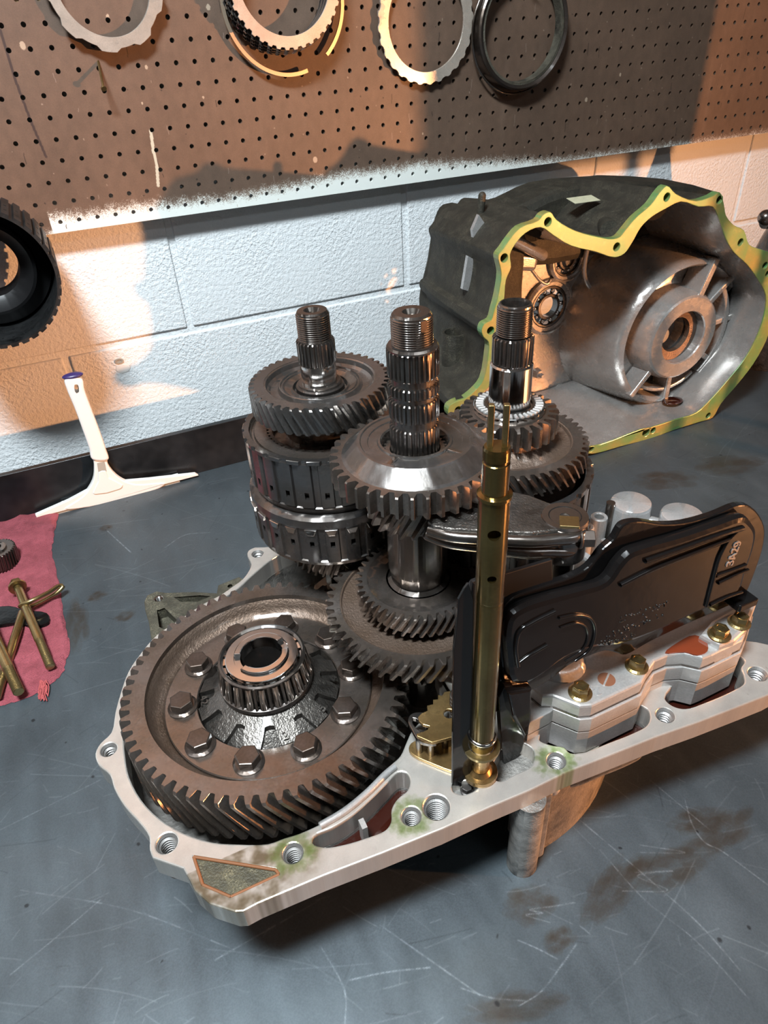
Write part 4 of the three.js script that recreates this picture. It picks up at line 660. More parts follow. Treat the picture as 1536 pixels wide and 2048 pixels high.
// ------------------------------------------------------------------ valve body with its bolts and cylinders
{
  const t = thing('valve_body', 'layered aluminium valve body bolted down in front of the black strainer', 'valve body');
  const y = 0.152;
  const front = [[1085, 1392], [1106, 1392], [1160, 1413], [1184, 1411], [1284, 1364], [1296, 1340], [1310, 1321], [1336, 1310], [1370, 1308], [1406, 1316], [1424, 1309], [1486, 1279], [1497, 1252], [1511, 1206]];
  const F = UP(front, y), backPts = [[0.425, 0.815], [0.36, 0.815], [0.28, 0.825], [0.235, 0.845]];
  const O = [...F, ...backPts];
  const cA = UP([[1072, 1402], [1085, 1392]], y);
  mesh('cover', slab([...O], 0.139, y, { bev: 0.002 }), M.aluBright, t);
  const grow = (k) => O.map(([x, z]) => [x, z + k]);
  mesh('gasket', slab(grow(-0.001), 0.137, 0.1392), M.shaft, t);
  const tab = U(1058, 1450, 0.135), mid = [[tab.x, tab.z], ...UP([[1100, 1428]], 0.135).map(([x, z]) => [x, z]), ...F.slice(1).map(([x, z]) => [x + 0.001, z + 0.0015]), ...backPts, [tab.x, 0.85]];
  mesh('middle_plate', slab(mid, 0.1225, 0.1372, { bev: 0.0008 }), M.aluBright, t);
  mesh('separator', slab(mid.map(([x, z]) => [x, z - 0.0008]), 0.1212, 0.1227), M.shaft, t);
  mesh('lower_plate', slab(mid.map(([x, z]) => [x, z - 0.0003]), 0.095, 0.1214, { bev: 0.0008 }), M.aluBright, t);
  // raised back end
  mesh('end_block', slab(UP([[1400, 1268], [1424, 1240], [1470, 1214], [1502, 1196], [1514, 1204], [1496, 1254], [1470, 1278], [1440, 1290]], 0.158), 0.13, 0.158, { bev: 0.003 }), M.aluBright, t);
  const dm = U(1135, 1345, 0.152); mesh('dome', lathe([[0.022, 0.150], [0.021, 0.156], [0.017, 0.161], [0.009, 0.164], [0, 0.165]], 40, 1).translate(dm.x, 0, dm.z - 0.012), M.alu, t);
  const oi = U(1380, 1290, 0.153); mesh('oil_pool', slab(smooth(UP([[1330, 1306], [1355, 1285], [1390, 1270], [1412, 1282], [1415, 1302], [1395, 1310], [1370, 1304]], y + 0.0008), 3), y - 0.002, y + 0.0008), phy(C3(0.15, 0.03, 0.012), 0, 0.08, { clearcoat: 1 }), t, { label: 'red oil puddle' });
  const mk = U(1213, 1359, y), circ = lathe([[0, 0.1515], [0.0068, 0.1515], [0.0068, 0.1523], [0, 0.1523]], 32);
  mesh('cast_mark', at(circ, mk.x, 0, mk.z), phy(C3(0.22, 0.09, 0.05), 0.3, 0.3), t, { label: 'round red brown mark' });
  mesh('mark_bar', box(-0.0068, 0.0068, 0.1522, 0.1528, -0.0007, 0.0007).rotateY(0.6).translate(mk.x, 0, mk.z), M.aluBright, t);
  const nn = U(1189, 1381, y); mesh('cast_number', text('14', 0.008, 0.0006).rotateX(-Math.PI / 2).rotateY(2.4).translate(nn.x, y, nn.z), M.alu, t);
  const hg = join([...hexBolt(0.0066, 0.0065, 0.0092, 0.0022), lathe([[0.0045, 0.0075], [0.0048, 0.0087], [0.0036, 0.0088], [0.0033, 0.0082], [0, 0.0082]], 20)]);
  for (const [a, b, yy] of [[1160, 1386, y], [1273, 1333, y], [1438, 1270, 0.158], [1478, 1246, 0.158]]) { const p = U(a, b, yy), m = mesh('bolt', hg.clone(), M.zinc, t, { label: 'gold zinc flange bolt' }); m.position.set(p.x, yy, p.z); m.rotation.y = a; }
}
{ // accumulator cylinders behind the strainer
  const y = 0.196;
  const mk = (px, py, r, label, c) => { const p = U(px, py, y), t = thing('accumulator', label, 'cylinder', null); mesh('body', lathe([[0, 0.1], [r * 1.12, 0.1], [r * 1.08, 0.14], [r, y - 0.003], [r * 0.96, y - 0.0006], [r * 0.92, y], [0, y]], 44, 0.8).translate(p.x, 0, p.z), M.alu, t); mesh('collar', lathe([[r * 1.12, 0.12], [r * 1.25, 0.12], [r * 1.25, 0.152], [r * 1.1, 0.155]], 40).translate(p.x, 0, p.z), M.alu, t); return p; };
  const a = mk(1263, 1003, 0.0192, 'grey capped cylinder beside the small bushing tower', 0), b = mk(1365, 1027, 0.0192, 'grey capped cylinder standing right behind the black strainer', 1);
  const t = thing('bushing_tower', 'cast aluminium tower with open bushings between fork and capped cylinder', 'casting');
  const q = U(1199, 1032, 0.192), s = U(1170, 1052, 0.19), u = U(1224, 1062, 0.17);
  const ringTop = (p, r, ri, y1) => lathe([[r, 0.09], [r, y1 - 0.001], [r - 0.001, y1], [ri + 0.0006, y1], [ri, y1 - 0.001], [ri, y1 - 0.03], [0, y1 - 0.03]], 32).translate(p.x, 0, p.z);
  mesh('bushing', ringTop(q, 0.0078, 0.0045, 0.192), M.aluBright, t); mesh('bushing', ringTop(s, 0.0085, 0.0045, 0.19), M.aluBright, t); mesh('bushing', ringTop(u, 0.0185, 0.014, 0.17), M.alu, t);
  mesh('web', rod(V(q.x, 0.15, q.z), V(u.x, 0.15, u.z), 0.006), M.aluBright, t); mesh('web', rod(V(a.x, 0.178, a.z), V(b.x, 0.178, b.z), 0.006), M.alu, t);
  const pn = U(1222, 1005, 0.2); mesh('pin', cyl(0.0042, 0.09, 0.2, 18).translate(pn.x, 0, pn.z), M.shaft, t);
}
{ // shift fork with its bolt
  const y = 0.301, t = thing('shift_fork', 'dark cast shift fork reaching under the coned gear from its boss', 'shift fork');
  const b = U(1130, 1033, y);
  const arm = UP([[856, 1042], [858, 1033], [880, 1022], [920, 1000], [960, 984], [1005, 978], [1060, 990], [1096, 1004], [1112, 1010]], y);
  const low = UP([[1112, 1060], [1060, 1066], [980, 1062], [900, 1058], [866, 1052]], y);
  const boss = Array.from({ length: 15 }, (_, i) => { const a = -1.4 + i / 14 * 2.9; return [b.x + 0.0165 * Math.cos(a), b.z + 0.0165 * Math.sin(a)]; });
  mesh('arm', slab([...arm, ...boss, ...low], y - 0.004, y, { bev: 0.0014 }), M.castDark, t);
  const lip = UP([[858, 1046], [900, 1058], [980, 1064], [1060, 1068], [1112, 1064], [1150, 1060], [1168, 1050]], y).map(([x, z]) => V(x, y - 0.006, z));
  mesh('lip', [tube(lip, 0.0045, 60, 10), tube(lip.map((p, i) => V(p.x, p.y - 0.006 - i * 0.0016, p.z - 0.003)), 0.0042, 60, 10)], M.shaft, t);
  mesh('side_wall', slab(UP([[960, 1050], [1060, 1062], [1112, 1062], [1164, 1052], [1166, 1042], [1110, 1046], [1000, 1040]], y), y - 0.026, y - 0.003, { bev: 0.003 }), M.castDark, t);
  mesh('boss', lathe([[0.0165, y - 0.03], [0.0165, y - 0.001], [0.0155, y + 0.0008], [0.0112, y + 0.0008], [0.0108, y], [0.0104, y + 0.0004], [0.0035, y + 0.0004], [0.003, y - 0.001], [0.0028, y - 0.006], [0, y - 0.006]], 48).translate(b.x, 0, b.z), M.shaft, t);
  mesh('rod', cyl(0.0105, 0.06, y - 0.002, 32).translate(b.x, 0, b.z), M.shaft, t);
  const k = U(1172, 1052, y); mesh('lock_plate', box(-0.009, 0.004, -0.001, 0.0012, -0.006, 0.006, 0.0005).rotateY(-0.6).translate(k.x - 0.006, y + 0.001, k.z - 0.006), M.zinc, t, { label: 'gold lock plate' });
  mesh('lock_bolt', join(hexBolt(0.0062, 0.008, 0.0072, 0.002)).rotateZ(-Math.PI / 2).rotateY(-0.5).translate(k.x - 0.004, y - 0.009, k.z), M.bolt, t);
}
{ // dark clutch piece low between the shafts
  const p = U(1060, 1125, 0.2), t = thing('clutch_hub', 'grey castellated clutch hub half hidden below the shift fork', 'clutch hub');
  mesh('hub_wall', at(drumWall(16, 0.033, 0.030, 0.155, 0.2, [[0.17, 0.178]]), SC.x + 0.112, 0, SC.z + 0.045), M.alu, t);
  mesh('core', lathe([[0, 0.056], [0.012, 0.056], [0.012, 0.155], [0.0265, 0.156], [0.0265, 0.197], [0, 0.197]], 40).translate(SC.x + 0.112, 0, SC.z + 0.045), M.gear, t);
}

// ------------------------------------------------------------------ the mating case standing by the wall
{
  const z = 0.4, t = thing('gearbox_case', 'dark cast gearbox case standing on edge with green sealant round its rim', 'gearbox case');
  const outPx = [[912, 812], [898, 822], [897, 838], [912, 846], [940, 838], [1010, 850], [1100, 890], [1168, 914], [1190, 914], [1240, 900], [1300, 884], [1350, 866], [1400, 850], [1424, 842], [1440, 815], [1470, 780], [1505, 735], [1530, 690], [1545, 640], [1552, 590], [1560, 560], [1548, 520], [1520, 508], [1496, 498], [1486, 470], [1466, 460], [1450, 440], [1446, 418], [1438, 395], [1424, 402], [1390, 412], [1350, 398], [1332, 382], [1316, 398], [1300, 420], [1270, 446], [1250, 470], [1238, 484], [1222, 488], [1200, 485], [1150, 472], [1112, 450], [1100, 435], [1086, 440], [1076, 452], [1040, 466], [1020, 488], [1006, 508], [996, 522], [1000, 545], [1002, 560], [996, 600], [988, 630], [982, 650], [968, 658], [963, 671], [967, 684], [977, 694], [976, 720], [966, 770], [950, 790], [930, 806]];
  const inPx = [[945, 824], [1010, 838], [1100, 878], [1162, 900], [1200, 896], [1280, 866], [1300, 862], [1350, 846], [1392, 832], [1420, 806], [1452, 770], [1486, 728], [1510, 686], [1526, 640], [1530, 600], [1514, 568], [1492, 538], [1466, 514], [1450, 488], [1438, 452], [1424, 424], [1396, 424], [1360, 414], [1330, 428], [1300, 446], [1280, 466], [1264, 494], [1248, 517], [1228, 525], [1190, 514], [1140, 502], [1106, 482], [1080, 466], [1050, 478], [1030, 500], [1020, 520], [1022, 545], [1012, 570], [1008, 610], [1000, 650], [994, 690], [992, 730], [982, 775], [962, 800]];
  const out = smooth(WP(outPx, z), 3), inn = smooth(WP(inPx, z), 3); t.position.y = 0.0065;
  const hp = [[1095, 455], [1008, 527], [981, 671], [916, 829], [1182, 905], [1291, 872], [1305, 868], [1415, 838], [1332, 405], [1437, 410], [1479, 494], [1528, 540], [1534, 556], [1232, 504]];
  const holes = hp.map(([a, b], i) => { const p = W(a, b, z); return circle(p.x, p.y, i === 5 ? 0.0075 : 0.0052, 20); });
  const sealant = canvasTex(512, 512, g => { const im = g.createImageData(512, 512), D = im.data; seed = 31; for (let j = 0; j < 512; j++) for (let i = 0; i < 512; i++) { const x = i / 512, y = j / 512, n = fbm(x * 10, y * 10, 1.1, 4), m = fbm(x * 45, y * 45, 6.1, 3), k = (j * 512 + i) * 4; const a = cl(0.62 + n * 1.3), b = cl(m * 2.2 - 0.35); const c = [0.33 + 0.24 * (1 - a), 0.50 - 0.02 * (1 - a), 0.30 - 0.05 * (1 - a)].map((v, o) => v * (1 - 0.6 * b) + [0.66, 0.60, 0.42][o] * 0.6 * b); for (let o = 0; o < 3; o++) D[k + o] = cl(c[o] * (0.96 + 0.08 * rnd())) * 255; D[k + 3] = 255; } g.putImageData(im, 0, 0); });
  sealant.wrapS = sealant.wrapT = THREE.RepeatWrapping;
  mesh('rim_flange', panel(out, z - 0.012, z, { holes: [inn, ...holes], bev: 0.0008 }), phy(C3(0.95, 0.95, 0.95), 0.15, 0.36, { map: sealant, clearcoat: 0.4, clearcoatRoughness: 0.2 }), t, { uv: 2.2, label: 'green sealant covered rim' });
  // outer shell: outline carried back with a taper, closed at the back
  const c = [0.70, 0.19], ring = (k, zz, dx = 0, dy = 0) => out.map(([x, y]) => V(c[0] + (x - c[0]) * k + dx, c[1] + (y - c[1]) * k + dy, zz));
  const loft = (rings, flip) => { const P = [], n = rings[0].length; for (let r = 0; r < rings.length - 1; r++) for (let i = 0; i < n; i++) { const a = rings[r][i], b = rings[r][(i + 1) % n], d = rings[r + 1][i], e = rings[r + 1][(i + 1) % n]; const q = flip ? [a, e, b, a, d, e] : [a, b, e, a, e, d]; for (const v of q) P.push(v.x, v.y, v.z); } const g = new THREE.BufferGeometry(); g.setAttribute('position', new THREE.Float32BufferAttribute(P, 3)); g.computeVertexNormals(); return toCreasedNormals(g, 0.7); };
  const yfix = r => r.map(v => V(v.x, Math.max(v.y, 0.002), v.z));
  mesh('outer_shell', loft([ring(0.99, z - 0.004), ring(0.972, z - 0.014), yfix(ring(0.955, z - 0.08)), yfix(ring(0.93, 0.23)), yfix(ring(0.88, 0.165)), yfix(ring(0.74, 0.145))].reverse()), M.caseOut, t);
  const ringI = (k, zz, o = c) => inn.map(([x, y]) => V(o[0] + (x - o[0]) * k, o[1] + (y - o[1]) * k, zz));
  mesh('inner_shell', loft([ringI(1, z - 0.002), ringI(0.985, z - 0.05), ringI(0.95, z - 0.12), ringI(0.9, 0.225)]), M.caseIn, t);
  // back wall with the shaft bearing openings
  const ZB = 0.222, bh = W(1094, 620, ZB), bh2 = W(1132, 526, ZB);
  mesh('back_wall', panel(ringI(0.93, 0).map(v => [v.x, v.y]), ZB - 0.012, ZB, { holes: [circle(bh.x, bh.y, 0.036, 36)] }), M.caseIn, t);
  const bear = (p, r, nm) => {
    const g = new THREE.Group(); g.name = nm; t.add(g);
    mesh('outer_race', lathe([[r * 0.86, 0], [r, 0], [r, 0.012], [r * 0.98, 0.013], [r * 0.9, 0.013], [r * 0.86, 0.011], [r * 0.86, 0]], 48).rotateX(Math.PI / 2).translate(p.x, p.y, ZB - 0.008), M.shaft, g);
    mesh('inner_race', lathe([[r * 0.48, 0], [r * 0.63, 0], [r * 0.63, 0.012], [r * 0.6, 0.013], [r * 0.48, 0.013], [r * 0.48, 0]], 48).rotateX(Math.PI / 2).translate(p.x, p.y, ZB - 0.008), M.shaft, g);
    for (let i = 0; i < 10; i++) { const a = i * Math.PI / 5; mesh('ball', new THREE.SphereGeometry(r * 0.13, 14, 10).translate(p.x + r * 0.745 * Math.cos(a), p.y + r * 0.745 * Math.sin(a), ZB - 0.001), M.polished, g); }
    mesh('seat', lathe([[r * 1.0, 0], [r * 1.38, 0], [r * 1.36, 0.006], [r * 1.22, 0.009], [r * 1.2, 0.005], [r * 1.02, 0.005], [r, 0.001]], 48).rotateX(Math.PI / 2).translate(p.x, p.y, ZB), M.caseIn, g);
  };
  bear(bh, 0.034, 'ball_bearing'); bear(bh2, 0.026, 'ball_bearing');
  // differential side: dished ring, boss with bore, ribs
  const ZD = 0.345, dc = W(1366, 684, ZD + 0.012);
  const dishG = lathe([[0.150, -0.123], [0.143, -0.1], [0.136, -0.07], [0.130, -0.04], [0.124, -0.016], [0.119, -0.004], [0.114, -0.001], [0.110, -0.006], [0.106, -0.034], [0.082, -0.037], [0.07, -0.03], [0.062, 0.0]], 90, 0.9).rotateX(Math.PI / 2).translate(dc.x + 0.006, dc.y - 0.002, ZD);
  { const a = dishG.attributes.position; for (let i = 0; i < a.count; i++) { a.setY(i, Math.max(a.getY(i), 0.008)); a.setX(i, Math.min(a.getX(i), 0.965)); } }
  mesh('dish', dishG, M.caseIn, t);
  mesh('bearing_boss', lathe([[0.076, -0.04], [0.072, 0.0], [0.068, 0.01], [0.065, 0.012], [0.044, 0.012], [0.0425, 0.01], [0.042, -0.02], [0.030, -0.021], [0.0295, -0.04], [0.0, -0.042]], 72, 0.5).rotateX(Math.PI / 2).translate(dc.x, dc.y, ZD), M.caseIn, t);
  mesh('seal_ring', lathe([[0.0418, -0.012], [0.0418, -0.004], [0.0285, -0.006], [0.0275, -0.014], [0.0418, -0.014]], 60).rotateX(Math.PI / 2).translate(dc.x, dc.y, ZD), M.cast, t, { label: 'brown oil seal ring' });
  mesh('oil_cap', lathe([[0.013, -0.04], [0.0125, -0.03], [0, -0.0295]], 32).rotateX(Math.PI / 2).translate(dc.x - 0.006, dc.y - 0.008, ZD + 0.004), M.alu, t);
  const rib = (a0, r0, r1, w, zt) => mesh('rib', box(r0, r1, -w, w, -0.035, zt, 0.0025).rotateZ(a0).translate(dc.x, dc.y, ZD), M.caseIn, t);
  rib(1.22, 0.05, 0.125, 0.006, 0.008); rib(0.72, 0.055, 0.135, 0.005, 0.004); rib(0.08, 0.055, 0.12, 0.005, 0.0); rib(-0.62, 0.055, 0.12, 0.005, 0.0); rib(-1.55, 0.055, 0.122, 0.005, 0.0); rib(-2.3, 0.055, 0.12, 0.005, 0.002);
  const arc = (r, a0, a1, w, d) => { const p = []; for (let k = 0; k <= 20; k++) { const a = a0 + (a1 - a0) * k / 20; p.push([dc.x + r * Math.cos(a), dc.y + r * Math.sin(a)]); } for (let k = 20; k >= 0; k--) { const a = a0 + (a1 - a0) * k / 20; p.push([dc.x + (r - w) * Math.cos(a), dc.y + (r - w) * Math.sin(a)]); } return panel(p, ZD - 0.036, ZD + d, { bev: 0.002 }); };
  mesh('curved_rib', arc(0.104, -0.9, 0.75, 0.009, 0.002), M.caseIn, t); mesh('curved_rib', arc(0.098, -2.3, -0.95, 0.006, -0.004), M.caseIn, t);
  mesh('oil_pool', new THREE.SphereGeometry(0.02, 20, 8).scale(1, 0.12, 0.7).translate(dc.x + 0.004, dc.y - 0.112, ZD + 0.012), M.oil, t, { label: 'red oil puddle' });
  mesh('baffle_web', [tube([W(1180, 470, 0.26), W(1168, 560, 0.25), W(1200, 610, 0.25)], 0.004, 20, 8)], M.caseIn, t); 
  for (const [a, b, r] of [[1148, 706, 0.011], [1118, 786, 0.009], [1072, 752, 0.007]]) { const p = W(a, b, ZB); mesh('stud_boss', lathe([[r * 1.3, 0], [r, 0.012], [r * 0.6, 0.013], [r * 0.45, 0.02], [0, 0.021]], 24, 0.6).rotateX(Math.PI / 2).translate(p.x, p.y, ZB), M.caseIn, t); }
  // lit pocket parts at the upper left inside
  mesh('guide_bar', rod(W(1012, 482, 0.33), W(1085, 520, 0.29), 0.008), M.caseIn, t); mesh('pillow', box(-0.026, 0.02, -0.014, 0.012, -0.02, 0.02, 0.008).rotateZ(-0.2).translate(W(1048, 530, 0.28).x, W(1048, 530, 0.28).y, 0.27), M.caseIn, t);
  mesh('tab', tube([W(1062, 548, 0.26), W(1080, 570, 0.26), W(1094, 576, 0.26), W(1100, 568, 0.26)], 0.0025, 20, 8), M.caseIn, t);
  // ribs and ledges on the outside
  for (const [a, b] of [[0.0, 0.03], [0.055, 0.08], [0.11, 0.12]]) void a;
  const topRidge = (x0, y0, x1, y1, z0, z1, r) => mesh('outer_rib', rod(V(x0, y0, z0), V(x1, y1, z1), r, 14), M.caseOut, t);
  { const p = W(1116, 446, z - 0.02), q2 = W(1060, 408, 0.2); topRidge(p.x - 0.03, p.y - 0.016, q2.x - 0.02, q2.y - 0.01, 0.37, 0.2, 0.011); }
  { const p = W(1250, 440, z - 0.02), q2 = W(1180, 388, 0.2); topRidge(p.x - 0.015, p.y - 0.02, q2.x, q2.y - 0.02, 0.37, 0.2, 0.013); }
  { const p = W(1320, 400, z - 0.02), q2 = W(1260, 376, 0.2); topRidge(p.x, p.y - 0.016, q2.x + 0.02, q2.y - 0.02, 0.37, 0.2, 0.018); }
  mesh('roof', panel(smooth(WP([[985, 520], [990, 440], [1040, 420], [1110, 388], [1235, 374], [1260, 372], [1430, 392], [1440, 420], [1330, 470], [1180, 520], [1060, 540]], 0.24), 3), 0.16, 0.25, { bev: 0.012 }), M.caseOut, t);
  mesh('side_block', panel(smooth(WP([[912, 560], [930, 470], [948, 440], [1000, 450], [1004, 560], [990, 680], [905, 700], [893, 640]], 0.24), 3), 0.14, 0.30, { bev: 0.01 }), M.caseOut, t);
  const tb = W(912, 672, 0.30); mesh('side_tube', [lathe([[0.0, 0.02], [0.019, 0.02], [0.019, 0.124], [0.0185, 0.126], [0.015, 0.126], [0.0145, 0.122], [0.0145, 0.10], [0, 0.10]], 32).translate(tb.x - 0.002, tb.y - 0.126, 0.30)], M.caseOut, t);
  mesh('lever_pin', rod(W(958, 455, 0.27), W(964, 402, 0.27), 0.0052), M.caseOut, t); 
  const lp = W(964, 402, 0.27); mesh('pin_tip', new THREE.SphereGeometry(0.0053, 14, 10).translate(lp.x, lp.y, lp.z), M.caseOut, t);
  mesh('bracket', panel(WP([[957, 440], [972, 462], [962, 480], [946, 486], [944, 470]], 0.31), 0.305, 0.311), M.alu, t); mesh('side_plate', panel(WP([[936, 522], [950, 530], [950, 545], [938, 592], [925, 588]], 0.315), 0.309, 0.315), M.alu, t, { label: 'bare metal strip' });
  const tag2 = W(1165, 412, 0.3); mesh('sticker', box(-0.02, 0.02, 0, 0.0006, -0.012, 0.012).rotateX(0.12).rotateY(-0.1).translate(tag2.x, tag2.y + 0.002, 0.3), std(C3(0.55, 0.54, 0.38), 0, 0.6, { map: alTint }), t, { label: 'faded pale label' });
}
{ // dark part at the right behind the case
  const t = thing('torque_converter_housing', 'dark upright casting with a ball ended post, right of the gearbox case', 'casting');
  const x = W(1530, 560, 0.24).x + 0.04;
  mesh('body', lathe([[0.09, 0], [0.088, 0.06], [0.07, 0.14], [0.05, 0.22], [0.03, 0.28], [0.014, 0.33], [0.012, 0.352], [0, 0.352]], 40, 0.8).translate(x, 0, 0.24), M.castDark, t);
  const k = W(1531, 435, 0.24); mesh('ball_end', new THREE.SphereGeometry(0.013, 18, 14).translate(k.x, k.y, 0.24), M.shaft, t);
  mesh('neck', rod(V(k.x, k.y - 0.008, 0.24), V(x - 0.004, 0.26, 0.24), 0.011, 14, 0.02), M.castDark, t);
}

// ------------------------------------------------------------------ things hung on the pegboard
const clutchPlate = (ro, ri, n, th, tab = 0.005, skip = 0) => {
  const p = [], N = n * 8;
  for (let i = 0; i < N; i++) { const a = i / N * 2 * Math.PI, on = (i % 8) < 4 && !(skip && Math.floor(i / 8) % skip === 0); const r = ro + (on ? tab : 0); p.push([r * Math.cos(a), r * Math.sin(a)]); }
  return extr(p, [circle(0, 0, ri, 72)], th, 0.0003, 1);
};
const hook = (name, label, x, y, len, drop = 0) => { const t = thing(name, label, 'hook', null); mesh('shank', rod(V(x, y, -0.004), V(x, y, len), 0.0018), M.zinc, t); mesh('head', cyl(0.0034, 0, 0.0014, 16).rotateX(Math.PI / 2).translate(x, y, len), M.zinc, t); return t; };
{
  const r1 = mesh('clutch_plate', [clutchPlate(0.0680, 0.0557, 9, 0.007, 0.0042, 0).rotateZ(0.25), clutchPlate(0.0688, 0.0557, 12, 0.004, 0.0035).rotateZ(0.12).translate(0, 0, -0.005)].slice(0, 1), std(C3(0.58, 0.55, 0.5), 0.5, 0.42, { map: alTint, roughnessMap: roughVar }));
  r1.position.set(0.1325, 0.6378, 0.012); tag(r1, 'pale steel clutch plate hanging alone on the pegboard above the paint run', 'clutch plate');
  hook('nail', 'nail through the pale steel clutch plate', 0.1325, 0.6925, 0.03);
  // stack of toothed plates
  for (let i = 0; i < 7; i++) {
    const m = mesh('stacked_clutch_plate', clutchPlate(0.0765 + (i === 6 ? 0 : 0.001), 0.0632, 40, i % 2 ? 0.0022 : 0.0034, 0.0028), i === 6 ? std(C3(0.64, 0.55, 0.47), 0.5, 0.38, { map: alTint }) : i % 2 ? M.dark : M.polished);
    m.position.set(0.3583, 0.635 - (6 - i) * 0.0009, 0.008 + i * 0.0062); m.rotation.z = i * 0.06;
    tag(m, i === 6 ? 'outermost bright plate of the toothed clutch pack on the pegboard' : `${i % 2 ? 'dark friction' : 'bright steel'} plate in the toothed clutch pack, ${['nearest the board', 'second from the board', 'third from the board', 'fourth from the board', 'fifth from the board', 'just behind its outermost plate'][i]}`, 'clutch plate', 'clutch pack on the pegboard');
  }
  hook('peg', 'peg through the toothed clutch pack', 0.3583, 0.6995 - 0.0015, 0.06);
  // open snap ring below the pack
  const sp = []; const a0 = -1.05, a1 = 4.85 - 6.2832 - 0.05;
  const pts = []; for (let k = 0; k <= 90; k++) { const a = -0.86 + (k / 90) * (6.2832 - 0.42); pts.push(V(0.0858 * Math.cos(a), 0.0858 * Math.sin(a), 0)); }
  const path = new THREE.CatmullRomCurve3(pts), sq = shapeOf([[-0.0018, -0.0024], [0.0018, -0.0024], [0.0018, 0.0024], [-0.0018, 0.0024]]);
  const sn = mesh('snap_ring', new THREE.ExtrudeGeometry(sq, { steps: 130, extrudePath: path, bevelEnabled: false }), std(C3(0.7, 0.56, 0.42), 0.9, 0.35)); sn.position.set(0.3651, 0.6117, 0.014);
  tag(sn, 'open wire snap ring hanging under the toothed clutch pack', 'snap ring');
  const r3 = mesh('wave_plate', (() => { const p = []; for (let i = 0; i < 240; i++) { const a = i / 240 * 6.28318531; p.push([(0.0792 + 0.0013 * Math.sign(Math.sin(a * 28)) * Math.abs(Math.sin(a * 28)) ** 0.4) * Math.cos(a), (0.0792 + 0.0013 * Math.sign(Math.sin(a * 28)) * Math.abs(Math.sin(a * 28)) ** 0.4) * Math.sin(a)]); } return extr(p, [circle(0, 0, 0.0632, 80)], 0.0032, 0.0004, 1); })(), std(C3(0.70, 0.63, 0.55), 0.55, 0.38, { map: alTint, roughnessMap: roughVar }));
  r3.position.set(0.586, 0.578, 0.009); tag(r3, 'flat pale steel ring with a scalloped edge on the pegboard', 'clutch plate');
  hook('peg', 'peg through the scalloped steel ring', 0.586, 0.6395, 0.03);
  const t4 = thing('brake_band', 'dark round brake band with a worn lining, hanging beside the scalloped ring', 'brake band'); t4.position.set(0.750, 0.562, 0.006);
  mesh('band', lathe([[0.0755, 0], [0.0825, 0], [0.0825, 0.022], [0.080, 0.024], [0.0755, 0.022], [0.0755, 0]], 96).rotateX(Math.PI / 2), M.bolt, t4);
  mesh('lining', lathe([[0.0705, 0.004], [0.0755, 0.002], [0.0765, 0.020], [0.0715, 0.021], [0.0705, 0.004]], 96).rotateX(Math.PI / 2), std(C3(0.13, 0.12, 0.09), 0.2, 0.6, { map: blotch, bumpMap: grain, bumpScale: 0.0008 }), t4, { label: 'worn olive brown lining' });
  mesh('outer_ring', new THREE.TorusGeometry(0.0845, 0.0018, 8, 90).translate(-0.003, -0.0035, 0.01), M.shaft, t4);
  hook('peg', 'peg through the dark brake band', 0.750, 0.632, 0.04);
  // nail below the first plate
  const n = W(205, 175, 0.02), n0 = W(196, 118, 0.0); const nl = thing('loose_nail', 'thin long nail slanting down under the pale clutch plate', 'nail');
  mesh('shank', rod(V(n0.x, n0.y, -0.004), V(n.x, n.y, 0.032), 0.0017), M.zinc, nl); mesh('head', rod(V(n.x, n.y, 0.032), V(n.x + 0.0002, n.y - 0.0012, 0.0335), 0.0036), M.zinc, nl);
  // big ribbed drum at the left
  const d = thing('ribbed_drum', 'black ribbed clutch drum with rows of holes hanging at the board edge', 'clutch drum'); d.position.set(-0.102, 0.3423, 0.03);
  mesh('drum_wall', drumWall(38, 0.0868, 0.0835, 0, 0.11, [[0.05, 0.0545], [0.082, 0.0865]], 0.002).rotateX(Math.PI / 2), std(C3(0.075, 0.078, 0.08), 0.8, 0.45, { map: blotch }), d);
  mesh('inner_hub', lathe([[0.082, 0.004], [0.078, 0.03], [0.066, 0.034], [0.062, 0.036], [0.06, 0.05], [0.056, 0.052], [0.046, 0.038], [0.04, 0.034], [0.038, 0.0], [0.082, 0.0]], 72).rotateX(Math.PI / 2), M.blackDull, d);
  hook('hanger_peg', 'stout peg carrying the black ribbed drum', -0.102, 0.3885, 0.07);
}

